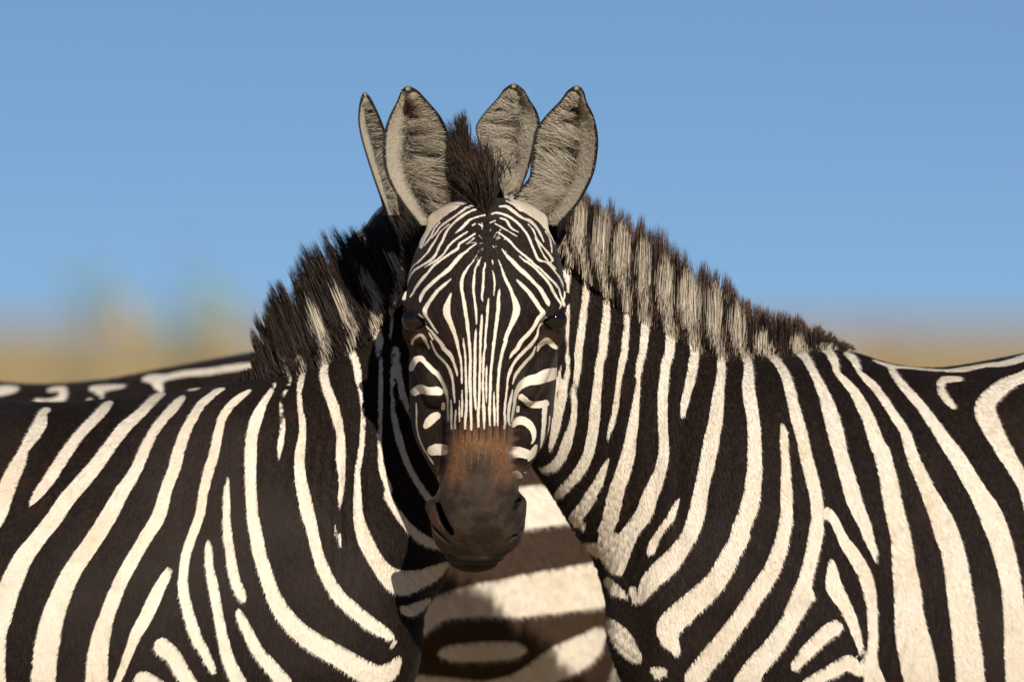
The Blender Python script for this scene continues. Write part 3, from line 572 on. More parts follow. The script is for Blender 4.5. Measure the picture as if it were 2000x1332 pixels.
MAT_GRASS = plain('dry_grass', (0.34, 0.23, 0.10), (0.50, 0.37, 0.18), 3, .8, 0, .1)
MAT_GREEN = plain('shrub_leaf', (0.14, 0.24, 0.15), (0.22, 0.33, 0.21), 8, .6, 0, .2)
MAT_BARK = plain('bark', (0.10, 0.075, 0.05), (0.20, 0.15, 0.10), 20, .9, .4)

def make_grass():
    r = np.random.default_rng(11)
    n1 = 26000
    d = np.abs(r.normal(0, 5.5, n1)) + .0
    x = r.uniform(-4.5, 4.5, n1); y = r.uniform(-2.2, 9, n1)
    n2 = 16000
    y2 = 9 + 110 * r.random(n2) ** 1.6
    x2 = (r.random(n2) - .5) * (6 + y2 * .35)
    x = np.concatenate([x, x2]); y = np.concatenate([y, y2])
    cl = np.sin(x * 2.1 + 1.1 * np.sin(y * 1.7)) + np.sin(y * 2.7 + x * .9)
    hg = (0.16 + .10 * r.random(len(x)) + .09 * np.clip(cl, 0, 2)) * np.where(y > 9, 1.5, 1)
    P = np.stack([x, y, np.full(len(x), -.03)], 1)
    V, Q, T = blades(P, hg, np.where(y > 9, .022, .007), r)
    me = to_mesh('dry_grass', V, [Q, T])
    o = link('dry_grass', me, MAT_GRASS)
    o['kind'] = 'stuff'; o['label'] = 'dry golden savanna grass around and behind the zebras'; o['category'] = 'grass'
make_grass()

def leaf_cloud(centers, radii, n, size, r):
    """many small bent leaf quads scattered through several lobes"""
    k = r.integers(0, len(centers), n)
    v = r.normal(size=(n, 3)); v /= np.linalg.norm(v, axis=1, keepdims=True)
    p = centers[k] + v * radii[k] * (r.random(n) ** .45)[:, None]
    a = r.normal(size=(n, 3)); a /= np.linalg.norm(a, axis=1, keepdims=True)
    b = np.cross(a, r.normal(size=(n, 3))); b /= np.linalg.norm(b, axis=1, keepdims=True)
    s = size * r.uniform(.5, 1.2, n)[:, None]
    V = np.stack([p - a * s, p + b * s * .35, p + a * s, p - b * s * .35], 1).reshape(-1, 3)
    return V, np.arange(4 * n).reshape(-1, 4)

def tube(path, rad, n=8):
    path = np.asarray(path, float); rad = np.asarray(rad, float)
    T = np.gradient(path, axis=0); T /= np.linalg.norm(T, axis=1, keepdims=True)
    ref = np.array([0.31, .83, .46]); A = np.cross(T, ref); A /= np.linalg.norm(A, axis=1, keepdims=True); Bn = np.cross(T, A)
    th = np.linspace(0, 2 * math.pi, n, endpoint=False)
    V = path[:, None] + rad[:, None, None] * (A[:, None] * np.cos(th)[None, :, None] + Bn[:, None] * np.sin(th)[None, :, None])
    V = V.reshape(-1, 3)
    m = len(path)
    Q = [(i * n + j, i * n + (j + 1) % n, (i + 1) * n + (j + 1) % n, (i + 1) * n + j) for i in range(m - 1) for j in range(n)]
    return V, np.array(Q)

def shrub(u, vtop, D, width_px, seed, label, mat, dens, lobes=7, low=0.12):
    """a bush D metres behind the subject plane whose crown tops out at the given direction"""
    r = np.random.default_rng(seed)
    k = 1 + D / DIST
    x = (u - 1000) / PX * k; top = ZC + (666 - vtop) / PX * k
    wd = width_px / PX * k * .5
    root = bpy.data.objects.new('savanna_shrub', None); COL.objects.link(root); root.location = (x, D, 0)
    root['label'] = label; root['category'] = 'shrub'; root['group'] = 'blurred shrubs behind the zebras'
    c = np.stack([r.uniform(-wd, wd, lobes), r.uniform(-wd, wd, lobes), top * r.uniform(low + .2, .86, lobes)], 1)
    c[0] = (0, 0, top * .84)
    rad = np.full(lobes, 1.)[:, None] * np.array([[wd * .55, wd * .55, top * .16]])
    c = c * np.array([1, 1, 1]) ; c[:, :2] *= (1.15 - c[:, 2:] / top * .75)
    V, Q = leaf_cloud(c, rad, dens, .055 * k ** .5, r)
    link('crown', to_mesh('crown', V, Q, False), mat, root)
    Vs, Qs, off = [], [], 0
    for i in range(lobes):
        mid = c[i] * np.array([.35, .35, .5])
        pth = spline(np.array([[0, 0, -.05], mid, c[i]]), 4)
        a, b = tube(pth, np.linspace(.010, .003, len(pth)) * top, 6)
        Vs.append(a); Qs.append(b + off); off += len(a)
    link('trunk', to_mesh('trunk', np.vstack(Vs), np.vstack(Qs)), MAT_BARK, root)

shrub(150, 430, 46, 150, 1, 'faint green blurred shrub at far left against the sky', MAT_GREEN, 28, 6)
shrub(365, 465, 52, 250, 2, 'faint green blurred shrub between the far-left shrub and the dark mane', MAT_GREEN, 36, 9)
MAT_DRYBUSH = plain('dry_bush', (0.44, 0.31, 0.16), (0.56, 0.40, 0.21), 5, .8, 0, .1)
shrub(245, 560, 42, 70, 3, 'blurred tan dry bush between the two green shrubs', MAT_DRYBUSH, 60)
shrub(410, 590, 60, 120, 4, 'blurred tan dry bush just left of the dark mane', MAT_DRYBUSH, 60)
shrub(1580, 590, 55, 170, 5, 'blurred tan dry bush just above the right zebra withers', MAT_DRYBUSH, 110)
shrub(1720, 615, 64, 200, 6, 'low blurred tan bush above the right zebra back', MAT_DRYBUSH, 110)

# ------------------------------------------------------------------ the head (shared sculpt), in head pixels: X right, D back, H down
HP = 1.0 / PX * float(kf(-.27))
def build_head(st):
    xs = np.arange(-200, 201, st); ds = np.arange(-85, 330, st); hs = np.arange(-80, 745, st)
    X = xs[:, None, None].astype(np.float32); D = ds[None, :, None].astype(np.float32); H = hs[None, None, :].astype(np.float32)

    def tb(rows, p=2.4, capr=1.0):
        """rows: h, xc, half width, front, back"""
        R = np.array(rows, float)
        S = spline(R, 8)
        h = hs
        g = [np.interp(h, S[:, 0], S[:, i]) for i in range(1, 5)]
        xc, hw, fr, bk = [a.astype(np.float32)[None, None, :] for a in g]
        dc, hd = (fr + bk) / 2, (bk - fr) / 2
        ov = np.maximum(np.maximum(R[0, 0] - h, h - R[-1, 0]), 0).astype(np.float32)[None, None, :]
        m = np.minimum(hw, hd)
        q = (np.abs(X - xc) / hw) ** p + (np.abs(D - dc) / hd) ** p + (ov / (m * capr)) ** p
        return (q ** (1 / p) - 1) * m
    def ell(c, r):
        q = np.sqrt(((X - c[0]) / r[0]) ** 2 + ((D - c[2]) / r[2]) ** 2 + ((H - c[1]) / r[1]) ** 2)
        return (q - 1) * min(r)
    def cap(a, b, ra, rb=None):
        rb = ra if rb is None else rb
        a = np.array(a, float); b = np.array(b, float); d = b - a; L = d @ d
        t = np.clip(((X - a[0]) * d[0] + (H - a[1]) * d[1] + (D - a[2]) * d[2]) / L, 0, 1)
        return np.sqrt((X - a[0] - t * d[0]) ** 2 + (H - a[1] - t * d[1]) ** 2 + (D - a[2] - t * d[2]) ** 2) - (ra + (rb - ra) * t)

    F = tb([(24, 0, 98, 46, 285), (62, 0, 128, 18, 285), (130, 0, 151, -2, 270), (190, 0, 150, -10, 250), (250, 0, 124, -14, 225),
            (320, 0, 88, -18, 200), (400, -2, 68, -24, 175), (470, -3, 62, -30, 150), (520, -3, 66, -36, 140), (560, -2, 80, -44, 135),
            (600, -1, 92, -48, 130), (640, 0, 90, -38, 122), (666, -1, 79, -18, 102), (686, -4, 58, 4, 86)], 2.5, .40)
    for s in (-1, 1):
        F = smin(F, tb([(110, s * 70, 48, 90, 280), (200, s * 84, 56, 70, 295), (300, s * 90, 56, 68, 300), (400, s * 87, 54, 78, 285), (455, s * 78, 52, 84, 255),
                        (500, s * 58, 48, 90, 205), (545, s * 38, 40, 92, 160)], 2.4), 26)
        F = smin(F, cap((s * 158, 183, 82), (s * 104, 227, 32), 12, 12), 14)      # brow
        F = smin(F, ell((s * 124, 225, 74), (38, 44, 46)), 18)                    # orbit
        F = smin(F, cap((s * 132, 268, 95), (s * 92, 372, 60), 17, 13), 22)       # facial crest
        F = smin(F, cap((s * 148, 250, 92), (s * 106, 258, 40), 12, 9), 10)      # lower lid
        F = smax(F, -cap((s * 156, 214, 74), (s * 116, 238, 20), 18, 11), 5)                    # eye opening
    for s in (-1, 1):
        F = smin(F, cap((s * 60, 28, 100), (s * 104, 30, 122), 22, 14), 26)         # ear bases
    F = smin(F, ell((-6, 697, 88), (48, 22, 56)), 6)                              # lower lip and chin
    F = smin(F, cap((-90, 588, 30), (-62, 650, 0), 15, 12), 10)                   # nostril wings
    F = smin(F, cap((80, 582, 26), (66, 640, 0), 12, 11), 18)
    F = smin(F, cap((-60, 566, -10), (-84, 586, 18), 13), 12)
    for a_, b_ in (((-79, 588, -12), (-70, 612, -30)), ((-70, 612, -30), (-54, 640, -44)), ((-78, 592, 20), (-60, 630, -20))):
        for q_ in (0, 12, 24, 36):
            F = smax(F, -cap((a_[0] + q_ * .15, a_[1], a_[2] + q_), (b_[0] + q_ * .15, b_[1], b_[2] + q_), 8.0, 6.5), 3)
    F = smax(F, -cap((79, 572, -20), (70, 590, -44), 5.5), 5)
    F = smax(F, -cap((79, 572, 30), (70, 590, -30), 5.5), 5)
    for q in (-1, 1):
        ch = [(94, 606, 50), (89, 618, 22), (80, 634, 0), (69, 649, -13), (56, 662, -14)]
        for a_, b_ in zip(ch[:-1], ch[1:]):
            F = smax(F, -cap((q * a_[0], a_[1], a_[2]), (q * b_[0], b_[1], b_[2]), 4.2), 3)     # corner of the mouth
    for hh, w in ((585, 30), (616, 42), (642, 30)):                               # creases above the lip
        F = smax(F, -cap((-w, hh + 6, -54), (w, hh + 6, -54), 7), 10)
    P, Q = surface_nets(F, np.array([xs[0], ds[0], hs[0]]), st)
    P = laplace(P, Q, 4)
    return P, Q

def subdivide(P, Q):
    e = np.sort(np.vstack([Q[:, [0, 1]], Q[:, [1, 2]], Q[:, [2, 3]], Q[:, [3, 0]]]), 1)
    key = e[:, 0].astype(np.int64) * len(P) + e[:, 1]
    uq, inv = np.unique(key, return_inverse=True)
    mid = (P[uq // len(P)] + P[uq % len(P)]) / 2
    n, m = len(P), len(Q)
    E = [inv[i * m:(i + 1) * m] + n for i in range(4)]
    c = np.arange(m) + n + len(uq)
    P2 = np.vstack([P, mid, P[Q].mean(1)])
    Q2 = np.vstack([np.stack([Q[:, 0], E[0], c, E[3]], 1), np.stack([E[0], Q[:, 1], E[1], c], 1), np.stack([c, E[1], Q[:, 2], E[2]], 1), np.stack([E[3], c, E[2], Q[:, 3]], 1)])
    return P2, Q2
HEAD_P, HEAD_Q = build_head(3.1)
_m = (HEAD_P[:, 1] < 165) & (HEAD_P[:, 2] < 500)                 # the striped face gets a finer mesh
_f = _m[HEAD_Q].all(1)
_p, _q = subdivide(HEAD_P, HEAD_Q[_f])
HEAD_Q = np.vstack([HEAD_Q[~_f], _q]); HEAD_P = _p
FAR_P, FAR_Q = build_head(6.5)                                   # plainer sculpt for the heads nobody sees
NF = len(FAR_P)
HEAD_P = np.vstack([FAR_P, HEAD_P]); HEAD_Q = HEAD_Q + NF
HX, HD, HH = HEAD_P.T
HV = HH + 400
HU = 953 - HH * 0.031 + HX
def finer(T):
    T = T.copy(); T[:, 2] *= np.where(T[:, 1] < 720, .84, .95) if T[:, 2].max() < 20 else 1
    return T
_r = np.random.default_rng(4)
FLECKS = []
for _ in range(26):
    _a = _r.uniform(0, 2 * math.pi); _d = _r.uniform(6, 42) * (1.3 if math.sin(_a) > 0 else .9)
    _c = np.array([952 + math.cos(_a) * _d, 474 + math.sin(_a) * _d]); _l = _r.uniform(2, 5.5); _w = _r.uniform(.4, .95)
    _v = np.array([math.cos(_a) * .7, math.sin(_a)]) * _l
    FLECKS.append(np.array([[*(_c - _v), _w * .6], [*_c, _w], [*(_c + _v), _w * .6]]))
head_sd = stripe_sd([finer(T) for T in parse(TR_F)] + FLECKS, HU, HV, 6, 14.0) / PX  # the thin jaw-edge tracks paint rim light along the jaw
def head_tint():
    ax = np.abs(HX)
    front = smooth(130, 60, HD)
    wob = 9 * np.sin(HX * .45) + 8 * np.sin(HX * .93 + 1.7) + 5 * np.sin(HX * 1.7)
    org = smooth(816, 878, HV + wob) * smooth(76, 54, ax + 5 * np.sin(HV * .35)) * smooth(985, 915, HV)
    org = np.maximum(org, smooth(905, 930, HV) * smooth(130, 80, HD) * smooth(980, 940, HV))
    org = np.maximum(org, .22 * smooth(14, 8, np.hypot((ax - 128) * .6, (HV - 660))))
    for q in (-1, 1):
        org = np.maximum(org, .40 * (head_sd > .0005) * smooth(75, 25, np.hypot(HX - q * 100, (HV - 398) * 1.1)))
    mz = np.maximum(smooth(848, 915, HV + wob * .9) * smooth(70, 6, ax), smooth(895, 968, HV + 8 * np.sin(ax * .2)))
    mz = mz * smooth(250, 170, HD)
    wing = smooth(22, 10, np.hypot(HX + 86, (HV - 1020) * .42)) * .8
    mz = mz * (1 - wing)
    eye = smooth(36, 24, np.hypot(ax - 138, (HV - 622) * 1.25)) * .85
    mz = np.maximum(mz, smooth(1072, 1082, HV))
    org = org * (1 - smooth(1060, 1072, HV))
    slit = 99 + 0 * HX
    for (ax_, ay, bx, by) in ((-79, 988, -70, 1012), (-70, 1012, -54, 1040), (79, 972, 71, 990)):
        t = np.clip(((HX - ax_) * (bx - ax_) + (HV - ay) * (by - ay)) / ((bx - ax_) ** 2 + (by - ay) ** 2), 0, 1)
        slit = np.minimum(slit, np.hypot(HX - ax_ - t * (bx - ax_), HV - ay - t * (by - ay)))
    skin_shade = smooth(8.5, 5.5, slit) * smooth(150, 80, HD)  # nostril hollow painted black to stand for its shade
    org = np.maximum(org, .45 * smooth(20, 10, np.hypot(HX + 86, (HV - 1020) * .42)))
    skin_shade = np.maximum(skin_shade, .65 * smooth(30, 19, np.hypot((ax - 138) * .85, (HV - 624 + (ax - 138) * -.0) * 1.35)))
    skin_shade = np.maximum(skin_shade, .9 * smooth(1078, 1086, HV) * smooth(4, 12, HD))  # shade under the upper lip painted onto the dark chin
    skin_shade = np.maximum(skin_shade, .9 * smooth(1096, 1102, HV))
    return np.stack([np.clip(org, 0, 1), np.clip(mz, 0, 1), np.clip(skin_shade, 0, 1)], 1)
HEAD_TINT = head_tint()

# ------------------------------------------------------------------ body lofts
def loft_fields(secs, XX, ZZ, N=110):
    """secs rows: Tx,Tz,Bx,Bz,w,yc (world). returns s, t-interpolated a, w, yc on the x-z plane"""
    S = spline(np.asarray(secs, float), max(4, N // len(secs)))
    T, Bm, w, yc = S[:, 0:2], S[:, 2:4], S[:, 4], S[:, 5]
    C = (T + Bm) / 2; dv = T - Bm; a = np.linalg.norm(dv, axis=1) / 2; dv = dv / (2 * a[:, None])
    nrm = np.stack([dv[:, 1], -dv[:, 0]], 1)
    trav = np.gradient(C, axis=0)
    nrm *= np.sign((nrm * trav).sum(1))[:, None]
    best = np.full(XX.shape, 9.0); oS = np.full(XX.shape, 9.0); oa = np.full(XX.shape, .1); ow = np.full(XX.shape, .1); oy = np.zeros(XX.shape)
    g0 = s0 = None
    M = len(S)
    for i in range(M):
        g = (XX - C[i, 0]) * nrm[i, 0] + (ZZ - C[i, 1]) * nrm[i, 1]
        s = ((XX - C[i, 0]) * dv[i, 0] + (ZZ - C[i, 1]) * dv[i, 1]) / a[i]
        if i == 0 or i == M - 1:
            ov = np.maximum(-g if i == 0 else g, 0)
            eff = np.sqrt(s * s + (ov / min(a[i], w[i] * 1.2)) ** 2)
            m = (ov > 0) & (eff < best) & (eff < 3)
            best[m] = eff[m]; oS[m] = eff[m]; oa[m] = a[i]; ow[m] = w[i]; oy[m] = yc[i]
        if i > 0:
            m = (g0 >= 0) & (g < 0)
            f = np.where(m, g0 / np.where(m, g0 - g, 1), 0)
            ss = s0 + (s - s0) * f
            m &= np.abs(ss) < best
            best[m] = np.abs(ss[m]); oS[m] = ss[m]
            oa[m] = (a[i - 1] + (a[i] - a[i - 1]) * f)[m]; ow[m] = (w[i - 1] + (w[i] - w[i - 1]) * f)[m]; oy[m] = (yc[i - 1] + (yc[i] - yc[i - 1]) * f)[m]
        g0, s0 = g, s
    return oS, oa, ow, oy

class Body:
    def __init__(s, lo, hi, h):
        s.h = h; s.lo = np.array(lo, float)
        s.ax = [np.arange(lo[i], hi[i] + h, h) for i in range(3)]
        s.F = np.full([len(a) for a in s.ax], 1.0, np.float32)
    def sub(s, lo, hi):
        return tuple(slice(max(0, int((lo[i] - s.lo[i]) / s.h)), max(0, int((hi[i] - s.lo[i]) / s.h) + 2)) for i in range(3))
    def loft(s, secs, k, p=2.2, pad=.12, egg=0.0):
        secs = np.asarray(secs, float)
        xs = np.concatenate([secs[:, 0], secs[:, 2]]); zs = np.concatenate([secs[:, 1], secs[:, 3]])
        lo = (xs.min() - pad, (secs[:, 5] - secs[:, 4]).min() - pad, zs.min() - pad); hi = (xs.max() + pad, (secs[:, 5] + secs[:, 4]).max() + pad, zs.max() + pad)
        q = s.sub(lo, hi)
        x, y, z = [s.ax[i][q[i]] for i in range(3)]
        XX, ZZ = np.meshgrid(x, z, indexing='ij')
        S, a, w, yc = loft_fields(secs, XX, ZZ)
        w = w * (1 - egg * np.clip(S, -1, 1))          # narrower above, fuller below
        f = lambda m: m[:, None, :].astype(np.float32)
        e = ((np.abs(f(S)) ** p + (np.abs(y[None, :, None].astype(np.float32) - f(yc)) / f(w)) ** p) ** (1 / p) - 1) * np.minimum(f(a), f(w))
        s.F[q] = smin(s.F[q], e, k)
    def ell(s, c, r, k, sub=False):
        c = np.array(c); r = np.array(r)
        q = s.sub(c - r - .08, c + r + .08)
        x, y, z = [s.ax[i][q[i]] for i in range(3)]
        e = np.sqrt(((x[:, None, None] - c[0]) / r[0]) ** 2 + ((y[None, :, None] - c[1]) / r[1]) ** 2 + ((z[None, None, :] - c[2]) / r[2]) ** 2)
        e = ((e - 1) * r.min()).astype(np.float32)
        s.F[q] = smax(s.F[q], -e, k) if sub else smin(s.F[q], e, k)
    def mesh(s, it=6):
        P, Q = surface_nets(s.F, s.lo, s.h)
        return laplace(P, Q, it), Q

def secs_world(rows):
    """rows: top u,v, bottom u,v, half width px, depth y"""
    out = []
    for tu, tv, bu, bv, w, y in rows:
        a, b = W(tu, tv, y), W(bu, bv, y)
        out.append((a[0], a[2], b[0], b[2], w / PX, y))
    return np.array(out)

FORELEG = [(1190, 1330, 1700, 80), (1330, 1365, 1700, 88), (1460, 1410, 1655, 80), (1600, 1448, 1600, 60), (1740, 1466, 1566, 47), (1800, 1460, 1566, 48),
           (1890, 1474, 1550, 36), (2060, 1476, 1546, 32), (2170, 1462, 1556, 41), (2250, 1462, 1538, 35), (2318, 1446, 1546, 42)]
HINDLEG = [(1150, 2330, 2740, 110), (1320, 2370, 2720, 112), (1470, 2410, 2680, 92), (1610, 2480, 2650, 66), (1740, 2570, 2690, 48), (1800, 2590, 2706, 46),
           (1900, 2604, 2684, 37), (2080, 2590, 2662, 33), (2190, 2566, 2664, 41), (2260, 2556, 2640, 36), (2318, 2534, 2640, 43)]
def leg_secs(rows, fu, y, zs=1.0):
    """fu maps the generic u to this animal's u; v is measured to the ground plane"""
    out = []
    for v, u0, u1, w in rows:
        z = (2382 - v) / PX * zs
        k = float(kf(y))
        out.append(((fu(u0) - 1000) / PX * k, z, (fu(u1) - 1000) / PX * k, z, w / PX * zs, y))
    return np.array(out)

def hoof_mesh(rows, fu, y, zs=1.0, face=-1):
    v, u0, u1, w = rows[-1]
    k = float(kf(y))
    x0, x1 = sorted(((fu(u0) - 1000) / PX * k, (fu(u1) - 1000) / PX * k))
    cx, hw, hy = (x0 + x1) / 2, (x1 - x0) / 2, w / PX * zs
    top = (2382 - v) / PX * zs + .006
    n = 18
    th = np.linspace(0, 2 * math.pi, n, endpoint=False)
    V = []
    for t in (0, .5, 1, 1):
        sc = 1.04 + .16 * t
        z = top * (1 - t)
        sh = face * .014 * t
        if len(V) == 3 * n: sc *= .05
        for a in th:
            V.append((cx + sh + math.cos(a) * hw * sc, y + math.sin(a) * hy * sc, max(z, 0.0)))
    Q = [(i * n + j, i * n + (j + 1) % n, (i + 1) * n + (j + 1) % n, (i + 1) * n + j) for i in range(3) for j in range(n)]
    return to_mesh('hoof', np.array(V), np.array(Q))

def leg_bands(rows, fu, v0=1440, step=74, vs=None):
    """horizontal bands down a leg"""
    out = []
    R = np.array(rows, float)
    v = v0; i = 0
    while v < 2290:
        a = fu(np.interp(v, R[:, 0], R[:, 1])); b = fu(np.interp(v, R[:, 0], R[:, 2]))
        dl = 14 * math.sin(i * 2.1)
        vv = (lambda q: q) if vs is None else vs
        out.append(np.array([(a - 20 * np.sign(b - a), vv(v + dl), 26), ((a + b) / 2, vv(v + 18), 30), (b + 20 * np.sign(b - a), vv(v - dl), 22)]))
        step2 = step * (1 - .35 * (v - v0) / 900); v += step2; i += 1
    return out

# ------------------------------------------------------------------ strands
def strands(P0, P1, P2, r0, seg=4, sides=3):
    """quadratic curves root, control, tip -> thin tapered tubes"""
    n = len(P0)
    t = np.linspace(0, 1, seg + 1)
    pts = [(1 - a) ** 2 * P0 + 2 * a * (1 - a) * P1 + a * a * P2 for a in t]
    d = P2 - P0; d /= np.maximum(np.linalg.norm(d, axis=1, keepdims=True), 1e-9)
    ref = np.where(np.abs(d[:, 1:2]) < .9, np.array([[0, 1., 0]]), np.array([[1., 0, 0]]))
    A = np.cross(d, ref); A /= np.linalg.norm(A, axis=1, keepdims=True); Bn = np.cross(d, A)
    V = np.zeros((n, seg * sides + 1, 3)); tp = np.zeros((n, seg * sides + 1))
    r0 = np.broadcast_to(r0, n)
    for i in range(seg):
        rr = (r0 * (1 - .8 * (t[i]) ** 1.5))[:, None]
        for j in range(sides):
            th = 2 * math.pi * j / sides
            V[:, i * sides + j] = pts[i] + rr * (A * math.cos(th) + Bn * math.sin(th))
            tp[:, i * sides + j] = t[i]
    V[:, -1] = pts[-1]; tp[:, -1] = 1
    b = np.arange(n)[:, None] * (seg * sides + 1)
    Q = np.concatenate([b + np.array([[i * sides + j, i * sides + (j + 1) % sides, (i + 1) * sides + (j + 1) % sides, (i + 1) * sides + j]]) for i in range(seg - 1) for j in range(sides)])
    T = np.concatenate([b + np.array([[(seg - 1) * sides + j, (seg - 1) * sides + (j + 1) % sides, seg * sides]]) for j in range(sides)])
    return V.reshape(-1, 3), Q, T, tp.ravel(), seg * sides + 1

def strand_object(name, parent, P0, P1, P2, r0, sd_fn=None, sd_const=-.02, brown=0.0, seg=4, seed=0):
    r = np.random.default_rng(seed)
    V, Q, T, tp, m = strands(P0, P1, P2, r0, seg)
    me = to_mesh(name, V, [Q, T])
    sd = sd_fn(V) if sd_fn is not None else np.full(len(V), sd_const)
    attr(me, 'sd', sd); attr(me, 'tp', tp); attr(me, 'rn', np.repeat(r.random(len(P0)), m))
    attr(me, 'br', np.full(len(V), brown))
    return link(name, me, MAT_MANE, parent)

def mane(parent, base, tip, y, n, thick, tracks, seed, brown, curl=0.0, clumps=60, r0=.0009, ysurf=0.0, lenvar=.22, fringe=42.0, fw=1.0, pinch=.62, sway=5.0, bias=0.0):
    """base / tip: polylines (u,v) of the crest and of the hair ends"""
    r = np.random.default_rng(seed)
    Bc = spline(np.array(base, float), 12); Tc = spline(np.array(tip, float), 12)
    def at(Cv, t):
        L = np.linspace(0, 1, len(Cv))
        return np.stack([np.interp(t, L, Cv[:, 0]), np.interp(t, L, Cv[:, 1])], 1)
    t = np.sort(r.random(n))
    ci = np.clip((t * clumps).astype(int), 0, clumps - 1)
    cc = (np.arange(clumps) + r.uniform(.25, .75, clumps)) / clumps
    cl = 1 + r.normal(0, lenvar * .45, clumps)
    cy = r.normal(0, .35, clumps)
    tt = t + (cc[ci] - t) * r.uniform(.2, 1, n) * pinch + r.normal(0, .004, n)
    b = at(Bc, t) + r.normal(0, 2.0, (n, 2)); e = at(Tc, np.clip(tt, 0, 1))
    ln = cl[ci] * (1 - r.random(n) ** 2.2 * .55)
    e = b + (e - b) * ln[:, None] + r.normal(0, 3.0, (n, 2)) + np.stack([(r.normal(0, 1, clumps))[ci] * sway, 0 * t], 1)
    yy = r.uniform(-1, 1, n)
    yb = (np.interp(b[:, 0], *y) if isinstance(y, tuple) else y)
    yy = np.sign(yy) * np.abs(yy) ** .7
    y0 = yb + yy * thick * 1.38; y2 = yb + (yy * .9 + cy[ci] * .7) * thick * 1.15
    dwn = 3 - yy ** 2 * 22       # hair at the sides roots lower on the neck
    # a third of the hair is the short fringe that roots down the side of the crest and lies against it
    fr = r.random(n) < .42
    fd = r.random(n) ** 1.3 * fringe
    yf = yb - np.interp(fd, [0, 6, 14, 26, 40, 60], [.004, .017, .029, .041, .051, .062]) * fw
    e = np.where(fr[:, None], b + (e - b) * (r.uniform(.18, .5, n) * (1 - fd / fringe * .45))[:, None] + np.stack([0 * fd, fd * .9], 1), e)
    y0 = np.where(fr, yf, y0); y2 = np.where(fr, yf - .004, y2); dwn = np.where(fr, -fd, dwn)
    P0 = W(b[:, 0], b[:, 1] - dwn, y0); P2 = W(e[:, 0], e[:, 1], y2)
    per = np.stack([-(P2 - P0)[:, 2], np.zeros(n), (P2 - P0)[:, 0]], 1)
    P1 = (P0 + P2) / 2 + per * (curl + r.normal(0, .05, n))[:, None] + np.array([0, 0, .004])
    def sdf(V):
        k = kf(ysurf)
        return stripe_sd(tracks, 1000 + V[:, 0] * PX / k, 666 - (V[:, 2] - ZC) * PX / k, 5, 16.) / PX + bias
    return strand_object('mane', parent, P0, P1, P2, r0 * r.uniform(.7, 1.25, n), sdf, brown=brown, seed=seed)

